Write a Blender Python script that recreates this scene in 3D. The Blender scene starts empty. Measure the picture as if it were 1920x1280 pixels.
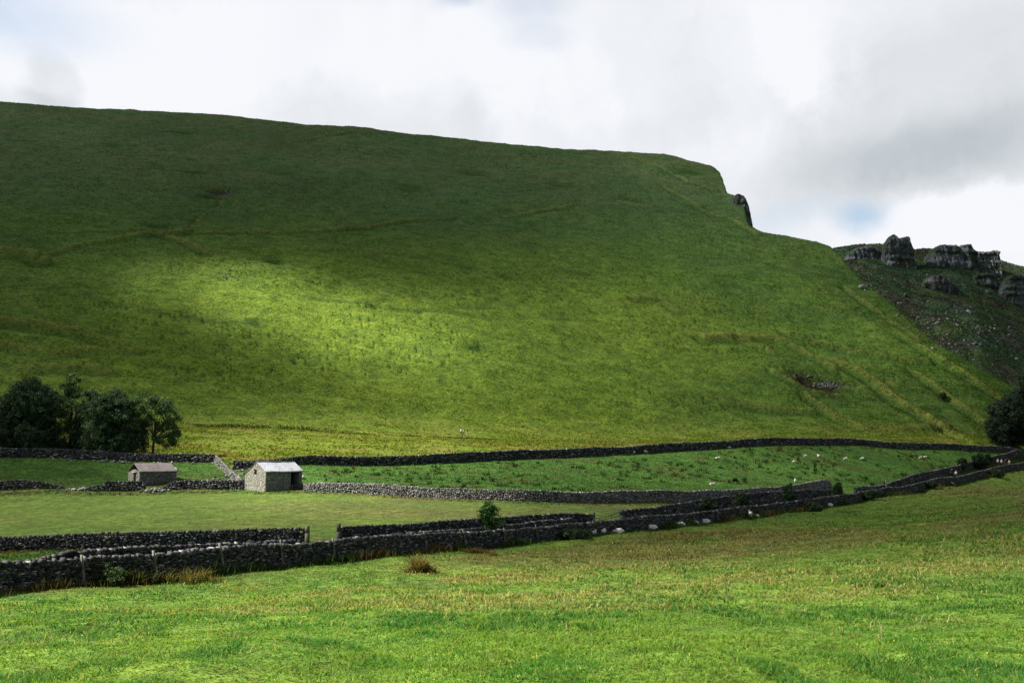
import bpy, math, random
import numpy as np
from mathutils import Vector, Matrix
random.seed(7)
RNG = np.random.default_rng(11)
scene = bpy.context.scene
COL = scene.collection

# ------------------------------------------------------------------ camera geometry
F = 1867.0; CX, CY = 960.0, 640.0
PITCH = math.atan(195.0 / F)
SP, CP = math.sin(PITCH), math.cos(PITCH)
def tan_of(py):
    v = (CY - np.asarray(py, float)) / F
    return (SP + v * CP) / (CP - v * SP)
def u_of(px, py=835.0):
    v = (CY - np.asarray(py, float)) / F
    return (np.asarray(px, float) - CX) / F / (CP - v * SP)
def pix_of(X, Y, Z):
    """where a world point falls in the photograph"""
    Y = np.maximum(Y, 1e-3)
    cz = Y * CP + Z * SP; cy = -Y * SP + Z * CP
    cz = np.maximum(cz, 1e-3)
    return CX + F * X / cz, CY - F * cy / cz

# ------------------------------------------------------------------ noise
def _h(ix, iy, seed):
    n = (ix.astype(np.int64) * 374761393 + iy.astype(np.int64) * 668265263 + seed * 1274126177) & 0xFFFFFFFF
    n = ((n ^ (n >> 13)) * 1274126177) & 0xFFFFFFFF
    n = n ^ (n >> 16)
    return (n & 0xFFFF) / 65535.0
def vn(x, y, seed=0):
    ix = np.floor(x); iy = np.floor(y)
    fx = x - ix; fy = y - iy
    fx = fx * fx * fx * (fx * (fx * 6 - 15) + 10); fy = fy * fy * fy * (fy * (fy * 6 - 15) + 10)
    a = _h(ix, iy, seed); b = _h(ix + 1, iy, seed); c = _h(ix, iy + 1, seed); d = _h(ix + 1, iy + 1, seed)
    return (a + (b - a) * fx) * (1 - fy) + (c + (d - c) * fx) * fy
def fbm(x, y, seed=0, octv=4, gain=0.5):
    x = np.asarray(x, float); y = np.asarray(y, float)
    s = np.zeros(np.broadcast(x, y).shape); a = 1.0; t = 0
    cr, sr = math.cos(0.6), math.sin(0.6)
    for k in range(octv):
        s = s + a * vn(x, y, seed + 17 * k); t += a; a *= gain
        x, y = (x * cr - y * sr) * 2.03 + 3.1, (x * sr + y * cr) * 2.03 + 1.7
    return s / t
def sst(x, a, b):
    t = np.clip((x - a) / (b - a), 0, 1); return t * t * (3 - 2 * t)

# ------------------------------------------------------------------ wall lines: (photo column, depth in metres)
W1 = [(-330, 33), (-150, 38.5), (0, 44), (150, 47.5), (290, 50.5), (410, 54), (520, 58), (640, 64), (790, 73), (870, 79), (1000, 88), (1110, 98), (1200, 107), (1310, 117), (1385, 124), (1455, 132), (1530, 142), (1605, 155), (1700, 178), (1790, 205), (1850, 225), (1920, 250), (2050, 305)]
W3 = [(-200, 84), (0, 85), (200, 85), (400, 85.5), (577, 86)]
W3B = [(640, 87), (760, 91), (880, 95.5), (1000, 100), (1110, 105)]
W3C = [(1165, 111), (1260, 120.5), (1320, 129), (1400, 139), (1465, 148), (1510, 154), (1562, 161)]
W2L = [(66, 48.2), (180, 51), (300, 54.5), (400, 58), (480, 61), (560, 65)]
W2R = [(690, 73), (780, 80), (880, 87), (1000, 96), (1070, 101)]
W2F = [(1600, 168), (1660, 180), (1700, 191), (1740, 204), (1795, 222), (1830, 234), (1870, 247), (1920, 262), (2050, 320)]
W4A = [(-150, 139), (0, 139), (60, 139), (122, 139)]
W4B = [(162, 137), (200, 137), (240, 137), (276, 137)]
W4C = [(308, 138), (360, 138), (420, 137.5), (463, 137)]
W5 = [(582, 130), (700, 127), (800, 124), (900, 121.5), (1000, 120), (1080, 122), (1150, 125), (1250, 130), (1330, 138), (1400, 147.5), (1460, 157), (1510, 166), (1555, 176)]
W6A = [(-180, 158), (0, 160), (150, 161), (280, 161), (405, 160)]
W6B = [(405, 159.4), (430, 151), (452, 144), (466, 139.5)]
W6C = [(438, 155), (480, 155), (560, 156), (700, 160), (850, 168), (1000, 178), (1150, 188), (1300, 200), (1450, 213), (1550, 224), (1650, 235), (1750, 245), (1830, 252), (1918, 261)]
def line_fn(*lines):
    pts = sorted({p for l in lines for p in l})
    xs = u_of([p[0] for p in pts]); ds = np.array([p[1] for p in pts], float)
    return lambda u: np.interp(u, xs, ds)
B1 = line_fn(W1)
B2 = line_fn(W3, W3B, W3C, W2F)
B3 = line_fn(W4A, W4B, W4C, [(500, 133)], W5, W2F[1:])
B4 = line_fn(W6A, W6C, W2F[-1:])

# ------------------------------------------------------------------ valley floor: thin-plate spline through surveyed points
ctrl = []
def cp(px, py, D):
    t = float(tan_of(py)); ctrl.append((float(u_of(px, py)) * D, D, t * D))
for px, py, D in [(0, 1110, 44), (150, 1099, 47.5), (290, 1090, 50.5), (410, 1073, 54), (520, 1064, 58), (640, 1052, 64), (790, 1034, 73),
                  (870, 1029, 79), (1000, 1016, 88), (1110, 1002, 98), (1200, 992, 107), (1310, 980, 117), (1385, 970, 124), (1455, 961, 132), (1530, 951, 142),
                  (1605, 940, 155), (1700, 925, 178), (1790, 905.5, 205), (1850, 890, 225), (1920, 875, 250),
                  (0, 1033, 85), (200, 1029, 85), (400, 1023, 85.5), (577, 1018, 86), (640, 1016, 87), (880, 1001, 95.5), (1110, 985, 105), (1165, 977, 111), (1320, 957, 129),
                  (0, 1046, 68), (300, 1040, 68),
                  (1605, 928, 166), (1700, 906, 191), (1795, 884, 222), (1860, 867, 243), (1920, 858, 262),
                  (0, 923, 139), (200, 924, 137), (360, 921, 138), (500, 925.5, 133), (545, 925, 135), (582, 922, 130), (800, 933, 124), (1000, 940.5, 120), (1150, 941.5, 125), (1250, 939.5, 130), (1330, 938, 138), (1400, 933, 147.5), (1510, 921, 166),
                  (0, 857, 160), (250, 865, 161), (405, 866, 160), (280, 908, 145), (100, 900, 145), (480, 878, 155), (560, 872, 156), (700, 873, 160), (850, 867, 168), (1000, 859.5, 178), (1150, 853, 188), (1300, 843.5, 200), (1450, 834, 213), (1600, 833, 230), (1750, 841, 245), (1900, 847, 260),
                  (300, 950, 118), (800, 955, 112), (1000, 960, 110),
                  (340, 799, 205), (640, 811, 215), (870, 819, 225), (1100, 825, 236), (1350, 824, 246), (1600, 820, 255), (1780, 817, 262), (0, 795, 193), (160, 795, 197), (1900, 832, 272),
                  (-300, 1130, 36), (-300, 925, 140), (-300, 862, 158), (-300, 795, 188), (2100, 862, 320)]:
    cp(px, py, D)
for u, D, z in [(0, 0.5, -1.65), (0, 5, -1.95), (0, 10, -2.42), (0, 20, -3.75), (0, 40, -6.0), (0, 60, -7.4),
                (0.5, 10, -2.38), (0.5, 20, -3.5), (0.5, 40, -4.9), (0.5, 80, -6.1), (0.5, 150, -6.3), (0.27, 60, -6.7), (0.27, 90, -7.6), (0.8, 60, -3.5), (0.8, 150, -4),
                (-0.5, 10, -2.4), (-0.5, 20, -3.85), (-0.5, 30, -5.1), (-1.0, 20, -3.8), (1.0, 15, -2.4)]:
    ctrl.append((u * D, D, z))
ctrl += [(0, -15, 0.0), (-25, -10, -1.5), (25, -10, 0.0), (0, -40, 3.0)]
ctrl = np.array(ctrl)
def _k(r2): return 0.5 * r2 * np.log(r2 + 1e-9)
def tps_fit(P, lam):
    n = len(P); X = P[:, :2] / 100
    K = _k(((X[:, None] - X[None]) ** 2).sum(-1)) + lam * np.eye(n)
    Q = np.c_[np.ones(n), X]
    A = np.zeros((n + 3, n + 3)); A[:n, :n] = K; A[:n, n:] = Q; A[n:, :n] = Q.T
    return X, np.linalg.solve(A, np.r_[P[:, 2], 0, 0, 0])
TX, TW = tps_fit(ctrl, 2e-4)
def valley_exact(X, Y):
    X = np.asarray(X, float); sh = X.shape; x = X.ravel() / 100; y = np.asarray(Y, float).ravel() / 100
    out = np.empty(x.size)
    for i in range(0, x.size, 60000):
        a, b = x[i:i + 60000], y[i:i + 60000]
        r2 = (a[:, None] - TX[:, 0]) ** 2 + (b[:, None] - TX[:, 1]) ** 2
        out[i:i + 60000] = _k(r2) @ TW[:-3] + TW[-3] + TW[-2] * a + TW[-1] * b
    return out.reshape(sh)

_gx = np.linspace(-480, 480, 481); _gy = np.linspace(-60, 420, 241)
_VG = valley_exact(*np.meshgrid(_gx, _gy))
def valley(X, Y):
    fx = np.clip((np.asarray(X, float) + 480) / 2, 0, 479.999); fy = np.clip((np.asarray(Y, float) + 60) / 2, 0, 239.999)
    i = fx.astype(int); j = fy.astype(int); fx = fx - i; fy = fy - j
    return (_VG[j, i] * (1 - fx) + _VG[j, i + 1] * fx) * (1 - fy) + (_VG[j + 1, i] * (1 - fx) + _VG[j + 1, i + 1] * fx) * fy
# ------------------------------------------------------------------ hill profiles along each bearing
SKY = [(-900, 120), (-300, 165), (0, 192), (120, 201), (250, 207), (400, 214.5), (440, 219), (560, 233), (700, 243), (760, 250), (800, 256), (900, 267), (1000, 276), (1080, 280), (1150, 284), (1240, 289),
       (1290, 299), (1330, 309), (1350, 320), (1357, 340), (1363, 358), (1380, 366), (1394, 377), (1398, 398), (1403, 421), (1425, 431), (1450, 437), (1490, 443), (1530, 450), (1556, 460),
       (1575, 478), (1590, 500), (1620, 529), (1660, 560), (1700, 597), (1740, 634), (1800, 672), (1850, 702), (1893, 726), (1930, 748), (2000, 775), (2200, 800), (3000, 810)]
_u = u_of([p[0] for p in SKY], [p[1] for p in SKY]); _t = tan_of([p[1] for p in SKY])
def sky_tan(u): return np.interp(u, _u, _t)
_ub = u_of([-900, 0, 340, 640, 870, 1100, 1350, 1600, 1780, 1900, 2300]); _db = np.array([150, 193, 205, 215, 225, 236, 246, 254, 259, 262, 262.])
def Db(u): return np.interp(u, _ub, _db)
def face_slope(u): return np.interp(u, [-0.9, -0.5, 0.2, 0.35, 0.5, 1.0], [0.56, 0.57, 0.575, 0.56, 0.53, 0.5])
L0, S0 = 26.0, 0.10
def face_z(D, db, zb, s):
    t = np.maximum(D - db, 0)
    return zb + S0 * t + (s - S0) * np.where(t < L0, t * t / (2 * L0), t - L0 / 2)
UG = np.linspace(-1.3, 1.3, 2601)
DBG = Db(UG); ZBG = valley(UG * DBG, DBG); SG = face_slope(UG); TG = sky_tan(UG)
# depth where the face meets the sight line of the skyline, then rounded over
DC = (SG * DBG - ZBG + (SG - S0) * L0 / 2) / np.maximum(SG - TG, 0.02)
DC = np.clip(DC, DBG + 8, 640)
LR = np.interp(UG, u_of([0, 1200, 1330, 1400, 1450, 1560, 1900]), [26, 22, 8, 5, 14, 12, 7])
SB = np.interp(UG, u_of([0, 1200, 1340, 1400, 1450, 1560, 1700]), [0.07, 0.05, -0.1, -0.35, -0.3, -0.5, -0.6])
def hill_profile(D, db, zb, s, dc, lr, sb):
    a = dc - lr * 0.6
    z = face_z(np.minimum(D, a), db, zb, s)
    t = np.maximum(D - a, 0); L = lr * 1.4
    return z + np.where(t < L, s * t + (sb - s) * t * t / (2 * L), s * L + (sb - s) * L / 2 + sb * (t - L))
DCA = DC.copy()
for it in range(6):
    tt = np.linspace(-1.2, 1.6, 60)[None] * LR[:, None] + DCA[:, None]
    zz = hill_profile(tt, DBG[:, None], ZBG[:, None], SG[:, None], DCA[:, None], LR[:, None], SB[:, None])
    err = TG - (zz / tt).max(1)
    DCA = np.maximum(DCA + err * DCA / np.maximum(SG - TG, 0.02), DBG + 6)
# far rocky hillside across the pass
FSKY = [(900, 520), (1300, 500), (1500, 485), (1567, 465), (1612, 458), (1650, 458), (1700, 468), (1760, 468), (1830, 474), (1880, 492), (1920, 502), (2000, 500), (2200, 470), (2600, 430)]
_fu = u_of([p[0] for p in FSKY], [p[1] for p in FSKY]); _ft = tan_of([p[1] for p in FSKY])
DF = 560.0
def far_z(u, D):
    zc = np.interp(u, _fu, _ft) * DF
    t = D - DF
    z = zc + np.where(t < 0, 0.47 * t, 0.02 * t)
    w = fbm(u * D / 55, D / 40, 91, 4) - 0.5
    z = z + 9 * w * sst(-t, 2, 60)
    return np.maximum(z, -4 + 0.03 * (D - 300))

def base_z(X, Y):
    """smooth terrain before relief"""
    X = np.asarray(X, float); Y = np.asarray(Y, float)
    r = np.hypot(X, Y); az = np.arctan2(X, Y); ac = np.clip(az, -0.86, 0.86)
    D = r * np.cos(ac); u = np.tan(ac)
    g = lambda arr: np.interp(u, UG, arr)
    db = g(DBG)
    Dv = np.minimum(D, db)
    zv = valley(np.where(abs(az) > 0.86, u * Dv, X * Dv / np.maximum(D, 1e-6)), np.where(abs(az) > 0.86, Dv, Y * Dv / np.maximum(D, 1e-6)))
    # hill part
    zh = hill_profile(D, db, zv, g(SG), g(DCA), g(LR), g(SB))
    z = np.where(D > db, zh, zv)
    zf = far_z(u, D)
    isfar = (D > g(DCA) + 10) & (zf > z)
    z = np.where(isfar, zf, z)
    w = sst(np.abs(az), 0.95, 1.9)
    back = 1.5 + 0.03 * (r - 10) + 4 * (fbm(X / 120, Y / 120, 5) - 0.5) * sst(r, 30, 200)
    back = np.where(r < 40, valley(np.clip(X, -60, 60), np.clip(Y, -60, 60)), back)
    return z * (1 - w) + back * w, isfar, D, u

def unproject(px, py, zfun, dmax=720.0):
    px = np.atleast_1d(np.asarray(px, float)); py = np.atleast_1d(np.asarray(py, float))
    u = u_of(px, py); t = tan_of(py)
    Ds = np.geomspace(4, dmax, 1100)
    Xs = u[:, None] * Ds[None]; Ys = np.broadcast_to(Ds[None], Xs.shape)
    Z = zfun(Xs, Ys)
    above = Z / Ds[None] >= t[:, None]
    i = np.argmax(above, 1); i = np.clip(i, 1, None)
    r = np.arange(len(px))
    e0 = Z[r, i - 1] / Ds[i - 1] - t; e1 = Z[r, i] / Ds[i] - t
    f = np.clip(-e0 / (e1 - e0 + 1e-12), 0, 1)
    D = Ds[i - 1] + f * (Ds[i] - Ds[i - 1])
    return np.c_[u * D, D]

# ------------------------------------------------------------------ relief lines on the hill (old tracks, lynchets, gullies)
#      points in the photograph, half width m, height m, dryness of the crest
FEAT = [([(-60, 462), (0, 468), (50, 473), (92, 486)], 2.4, 2.2, 1.0),
        ([(60, 480), (105, 466), (150, 456), (240, 441), (300, 434), (350, 428)], 1.6, 1.1, .9),
        ([(110, 430), (240, 431), (350, 430), (500, 433), (620, 432), (690, 427), (770, 415), (845, 409)], 1.1, .8, .8),
        ([(300, 435), (345, 449), (390, 471)], 1.6, 1.2, .9),
        ([(350, 428), (375, 404), (398, 390), (415, 374)], .9, -.6, .8),
        ([(540, 270), (600, 256), (680, 245)], 1.3, .8, .8),
        ([(950, 402), (1010, 396), (1080, 385)], 1.2, .8, .8),
        ([(1150, 286), (1240, 311), (1290, 340), (1345, 352)], 1.6, .8, .35),
        ([(1250, 350), (1320, 390), (1380, 410), (1420, 434)], 1.7, .6, .45),
        ([(1190, 563), (1240, 565), (1268, 586)], 1.6, 1.2, .9),
        ([(1320, 633), (1400, 637), (1450, 635), (1480, 645), (1530, 672), (1562, 692)], 1.9, 2.0, 1.),
        ([(1390, 640), (1420, 650), (1450, 662)], 1.6, 1.0, 1.),
        ([(1480, 622), (1550, 640), (1600, 655), (1640, 660), (1690, 670), (1740, 672)], 1.6, 1.4, .8),
        ([(1560, 678), (1600, 695), (1640, 715), (1680, 742), (1740, 776), (1782, 802)], 1.8, 1.7, 1.),
        ([(1450, 700), (1490, 718), (1530, 733), (1575, 738)], 1.3, 1.1, 1.),
        ([(1510, 743), (1540, 765), (1570, 786), (1620, 804), (1700, 803), (1770, 800), (1800, 818), (1832, 833)], 1.3, 1.4, 1.),
        ([(1590, 540), (1620, 562), (1690, 612), (1725, 640)], 1.5, 1.2, 1.),
        ([(1690, 625), (1760, 668), (1830, 712), (1880, 745)], 2.2, 1.3, .8),
        ([(1720, 700), (1780, 740), (1850, 790)], 1.8, 1.2, .8),
        ([(-40, 604), (60, 611), (150, 625), (225, 652)], 1.8, 1.6, .9),
        ([(-40, 638), (60, 655), (120, 664), (260, 660)], 1.8, 1.4, .9),
        ([(30, 690), (150, 689), (215, 697)], 1.5, 1.2, .9),
        ([(1330, 745), (1450, 765), (1520, 770)], 1.4, .7, .6),
        ([(250, 798), (340, 797), (500, 800), (640, 810), (760, 815), (870, 820), (980, 823), (1100, 825), (1230, 826)], .9, .6, .0),
        ([(600, 556), (760, 575), (900, 590)], 1.6, .15, .1),
        ([(180, 560), (330, 590), (470, 600)], 1.6, .5, .3)]
PITS = [(397, 368, 3.2, 1.8, 2.6), (410, 358, 6.0, 2.5, 1.4), (1510, 708, 4.5, 3.0, 2.2), (1548, 719, 5.0, 3.0, 2.4), (210, 273, 4, 2, 1.1), (290, 308, 6, 2, 1.2), (360, 320, 5, 2, 1.0), (340, 248, 7, 2, 1.0),
        (515, 486, 4, 2, 1.2), (1300, 320, 9, 4, 1.8), (770, 352, 7, 2.5, 1.0), (1050, 345, 6, 2.5, .9), (1185, 372, 6, 2, .8), (890, 652, 3, 1.5, .8), (290, 421, 5, 1.8, 1.2), (885, 324, 7, 2.5, .9), (40, 264, 5, 2, .9), (530, 325, 7, 2.5, .8)]
_bz = lambda X, Y: base_z(X, Y)[0]
FEATW = []
_allp = np.array([p for f in FEAT for p in f[0]], float)
_w = unproject(_allp[:, 0], _allp[:, 1], _bz); _i = 0
for f in FEAT:
    n = len(f[0]); FEATW.append((_w[_i:_i + n], f[1], f[2], f[3])); _i += n
PITW = unproject([p[0] for p in PITS], [p[1] for p in PITS], _bz)

def polyline_sd(X, Y, P):
    best = np.full(X.shape, 1e9); sgn = np.ones(X.shape)
    for a, b in zip(P[:-1], P[1:]):
        d = b - a; L2 = (d * d).sum()
        t = np.clip(((X - a[0]) * d[0] + (Y - a[1]) * d[1]) / L2, 0, 1)
        qx = X - a[0] - t * d[0]; qy = Y - a[1] - t * d[1]
        dist = np.hypot(qx, qy); m = dist < best
        best = np.where(m, dist, best)
        side = np.where(d[0] * qy - d[1] * qx > 0, 1.0, -1.0) * (1 if d[0] > 0 else -1)
        sgn = np.where(m, side, sgn)
    return best, sgn

def terrain(X, Y, want=False):
    X = np.asarray(X, float); Y = np.asarray(Y, float)
    z, isfar, D, u = base_z(X, Y)
    db = np.interp(u, UG, DBG)
    hillw = sst(D, db - 4, db + 25)
    near = 1 - hillw
    # rolling relief
    z = z + hillw * (2.6 * (fbm(X / 46, Y / 30, 21, 3) - .5) + 1.6 * (fbm(X / 14, Y / 8, 22, 3) - .5) + .62 * (fbm(X / 3.6, Y / 2.2, 23, 3) - .5))
    ter = (1 - sst(np.abs(fbm(X / 11, Y / 2.8, 24, 3) - .5), 0, .028)) * sst(fbm(X / 40, Y / 22, 25, 2), .42, .6) * sst(D - db, 5, 40)      # sheep terracettes
    z = z - .5 * hillw * ter
    b1 = B1(u); meadow = (D < b1) & (Y > 0)
    mw = sst(b1 - D, 0, 6)
    z = z + mw * (.38 * (fbm(X / 1.9, Y / 2.3, 31, 3) - .5) * sst(D, 3, 8) + .5 * (fbm(X / 14, Y / 10, 32, 2) - .5))
    field = (D > B2(u)) & (D < B3(u))
    z = z + near * (1 - mw) * np.where(field, .06, .22) * (fbm(X / 2.5, Y / 2, 33, 3) - .5)
    # grassy bank at the far edge of the mown field
    e = B3(u) - 1.9 - D
    bank = (u < u_of(575)) * sst(-e, -.35, .35) * sst(D, 100, 110) * (D < B3(u) + 1.2)
    z = z + .28 * bank
    dry = np.zeros(X.shape); lush = .6 * ter * hillw; dark = np.zeros(X.shape)  # lush mask starts as painted shade in the terracette lines
    for P, w, h, dr in FEATW:
        w = w * .68
        m = (X > P[:, 0].min() - 9) & (X < P[:, 0].max() + 9) & (Y > P[:, 1].min() - 12) & (Y < P[:, 1].max() + 12)
        if not m.any(): continue
        x, y = X[m], Y[m]
        wob = (fbm(x / 22, y / 22, 41, 2) - .5) * 3
        d, s = polyline_sd(x + wob, y + wob, P)
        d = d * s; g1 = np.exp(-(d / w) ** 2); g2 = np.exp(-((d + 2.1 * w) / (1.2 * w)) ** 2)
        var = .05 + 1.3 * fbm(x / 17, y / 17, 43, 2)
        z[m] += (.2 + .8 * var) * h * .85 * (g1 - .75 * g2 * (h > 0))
        dry[m] = np.maximum(dry[m], dr * g1 * (.35 + .65 * np.clip(var, 0, 1)) * .72); lush[m] = np.maximum(lush[m], g2 * (.15 + .5 * np.clip(var, 0, 1)))  # lush part: painted shade along the lee of each ridge
    for (px, py, a, b, dep), c in zip(PITS, PITW):
        m = (abs(X - c[0]) < 3 * a) & (abs(Y - c[1]) < 4 * a)
        if not m.any(): continue
        x, y = X[m] - c[0], Y[m] - c[1]
        q = (x / a) ** 2 + (y / (b * 1.6)) ** 2
        q = q * (.6 + .9 * fbm(X[m] / 2, Y[m] / 2, 47, 3))
        z[m] -= dep * np.exp(-q); soil = 1.0 if (px, py) in ((397, 368), (410, 358), (1510, 708), (1548, 719)) else 0.0
        dark[m] = np.maximum(dark[m], soil * np.exp(-q * 1.3)); lush[m] = np.maximum(lush[m], (1 - soil) * 1.1 * np.exp(-q * 1.1))  # lush part: painted shade in the hollows without bare soil
    if want: return z, isfar, D, u, dry, lush, dark, hillw, mw, field, bank
    return z
def ground(x, y): return float(terrain(np.array([x]), np.array([y]))[0])
def drop(px, py): 
    p = unproject(px, py, terrain); return p[0] if np.isscalar(px) else p
# ------------------------------------------------------------------ mesh + material helpers
def mesh_np(name, V, Fq, mat=None, colors=None, smooth=False, parent=None, k=4):
    me = bpy.data.meshes.new(name)
    V = np.asarray(V, np.float32); Fq = np.asarray(Fq, np.int32)
    me.vertices.add(len(V)); me.vertices.foreach_set('co', V.ravel())
    me.loops.add(Fq.size); me.loops.foreach_set('vertex_index', Fq.ravel())
    me.polygons.add(len(Fq)); me.polygons.foreach_set('loop_start', np.arange(0, Fq.size, Fq.shape[1], dtype=np.int32))
    me.polygons.foreach_set('loop_total', np.full(len(Fq), Fq.shape[1], np.int32))
    if smooth: me.polygons.foreach_set('use_smooth', np.ones(len(Fq), bool))
    me.update(calc_edges=True)
    if colors is not None:
        a = me.color_attributes.new('col', 'FLOAT_COLOR', 'POINT')
        c = np.ones((len(V), 4), np.float32); c[:, :3] = colors
        a.data.foreach_set('color', c.ravel())
    if mat: me.materials.append(mat)
    o = bpy.data.objects.new(name, me); COL.objects.link(o)
    if parent: o.parent = parent
    return o
def tag(o, label=None, cat=None, group=None, kind=None):
    if label: o['label'] = label
    if cat: o['category'] = cat
    if group: o['group'] = group
    if kind: o['kind'] = kind
    return o
def empty(name, loc, rz=0.0):
    o = bpy.data.objects.new(name, None); COL.objects.link(o); o.location = loc; o.rotation_euler = (0, 0, rz); return o

class NT:
    def __init__(s, name):
        s.m = bpy.data.materials.new(name); s.m.use_nodes = True; s.t = s.m.node_tree; s.t.nodes.clear()
        s.out = s.t.nodes.new('ShaderNodeOutputMaterial')
    def n(s, typ, **kw):
        nd = s.t.nodes.new(typ); ins = kw.pop('ins', {})
        for k_, v in kw.items(): setattr(nd, k_, v)
        for k_, v in ins.items():
            if hasattr(v, 'links') or isinstance(v, bpy.types.NodeSocket): s.t.links.new(v, nd.inputs[k_])
            else: nd.inputs[k_].default_value = v
        return nd
    def noise(s, vec, scale, detail=3, rough=.55, dist=0.0):
        return s.n('ShaderNodeTexNoise', ins={'Vector': vec, 'Scale': scale, 'Detail': detail, 'Roughness': rough, 'Distortion': dist}).outputs['Fac']
    def math(s, op, a, b=0.0, c=0.0, clamp=False):
        return s.n('ShaderNodeMath', operation=op, use_clamp=clamp, ins={0: a, 1: b, 2: c}).outputs[0]
    def rng(s, v, a, b, c, d):
        return s.n('ShaderNodeMapRange', ins={'Value': v, 'From Min': a, 'From Max': b, 'To Min': c, 'To Max': d}).outputs[0]
    def mix(s, f, a, b, mode='MIX'):
        nd = s.n('ShaderNodeMix', data_type='RGBA', blend_type=mode)
        for i, v in ((0, f), (6, a), (7, b)):
            if isinstance(v, bpy.types.NodeSocket): s.t.links.new(v, nd.inputs[i])
            else: nd.inputs[i].default_value = v if i == 0 else ((*v, 1) if len(v) == 3 else v)
        return nd.outputs[2]
    def done(s, shader):
        s.t.links.new(shader, s.out.inputs['Surface']); return s.m
def colscale(nt, col, fac):
    """colour times a number"""
    c = nt.n('ShaderNodeVectorMath', operation='SCALE', ins={0: col}); nt.t.links.new(fac, c.inputs['Scale']); return c.outputs[0]

def mat_ground():
    t = NT('grassland'); tc = t.n('ShaderNodeTexCoord').outputs['Object']
    mp = t.n('ShaderNodeMapping', ins={'Vector': tc, 'Scale': (.55, .9, 1.0)}).outputs[0]
    col = t.n('ShaderNodeAttribute', attribute_name='col').outputs['Color']
    n1 = t.noise(mp, 1.6, 4, .7); n2 = t.noise(mp, .35, 4, .65); n3 = t.noise(mp, 5.5, 3, .7)
    f = t.math('MULTIPLY', t.rng(n1, .3, .7, .55, 1.5), t.rng(n2, .3, .7, .78, 1.24))
    f = t.math('MULTIPLY', f, t.rng(n3, .3, .7, .75, 1.27))
    c = colscale(t, col, f)
    hue = t.mix(t.rng(n2, .35, .7, 0, .55), c, colscale_const(t, c, (1.2, 1.02, .9)))
    b1 = t.n('ShaderNodeBump', ins={'Height': n1, 'Strength': .9, 'Distance': .55}).outputs[0]
    b2 = t.n('ShaderNodeBump', ins={'Height': n3, 'Strength': .8, 'Distance': .16, 'Normal': b1}).outputs[0]
    p = t.n('ShaderNodeBsdfPrincipled', ins={'Base Color': hue, 'Roughness': .95, 'Specular IOR Level': .08, 'Normal': b2})
    return t.done(p.outputs[0])
def colscale_const(t, c, v):
    return t.n('ShaderNodeVectorMath', operation='MULTIPLY', ins={0: c, 1: v}).outputs[0]
def mat_attr(name, rough=.9, spec=.1, transl=0.0, nscale=None, bump=0.0, namp=.35):
    t = NT(name); col = t.n('ShaderNodeAttribute', attribute_name='col').outputs['Color']
    ins = {'Roughness': rough, 'Specular IOR Level': spec}
    if nscale:
        tc = t.n('ShaderNodeTexCoord').outputs['Object']
        n1 = t.noise(tc, nscale, 4, .65)
        col = colscale(t, col, t.rng(n1, .3, .7, 1 - namp, 1 + namp))
        if bump: ins['Normal'] = t.n('ShaderNodeBump', ins={'Height': n1, 'Strength': .8, 'Distance': bump}).outputs[0]
    ins['Base Color'] = col
    p = t.n('ShaderNodeBsdfPrincipled', ins=ins).outputs[0]
    if transl:
        tr = t.n('ShaderNodeBsdfTranslucent', ins={'Color': colscale_const(t, col, (1.25, 1.15, .55))}).outputs[0]
        p = t.n('ShaderNodeMixShader', ins={0: transl, 1: p, 2: tr}).outputs[0]
    return t.done(p)
M_GROUND = mat_ground()
M_BLADE = mat_attr('grass_blades', .75, .12, .42)
M_LEAF = mat_attr('leaves', .6, .25, .25)
M_STONE = mat_attr('limestone', .92, .15, 0, 9.0, .03, .4)
M_ROCK = mat_attr('crag_rock', .95, .1, 0, 1.1, .6, .5)
M_WOOD = mat_attr('weathered_wood', .9, .1, 0, 14.0, .01, .3)
M_CLOTH = mat_attr('cloth', .9, .1)
M_WOOL = mat_attr('wool', 1.0, .02, 0, 22.0, .02, .15)

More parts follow.
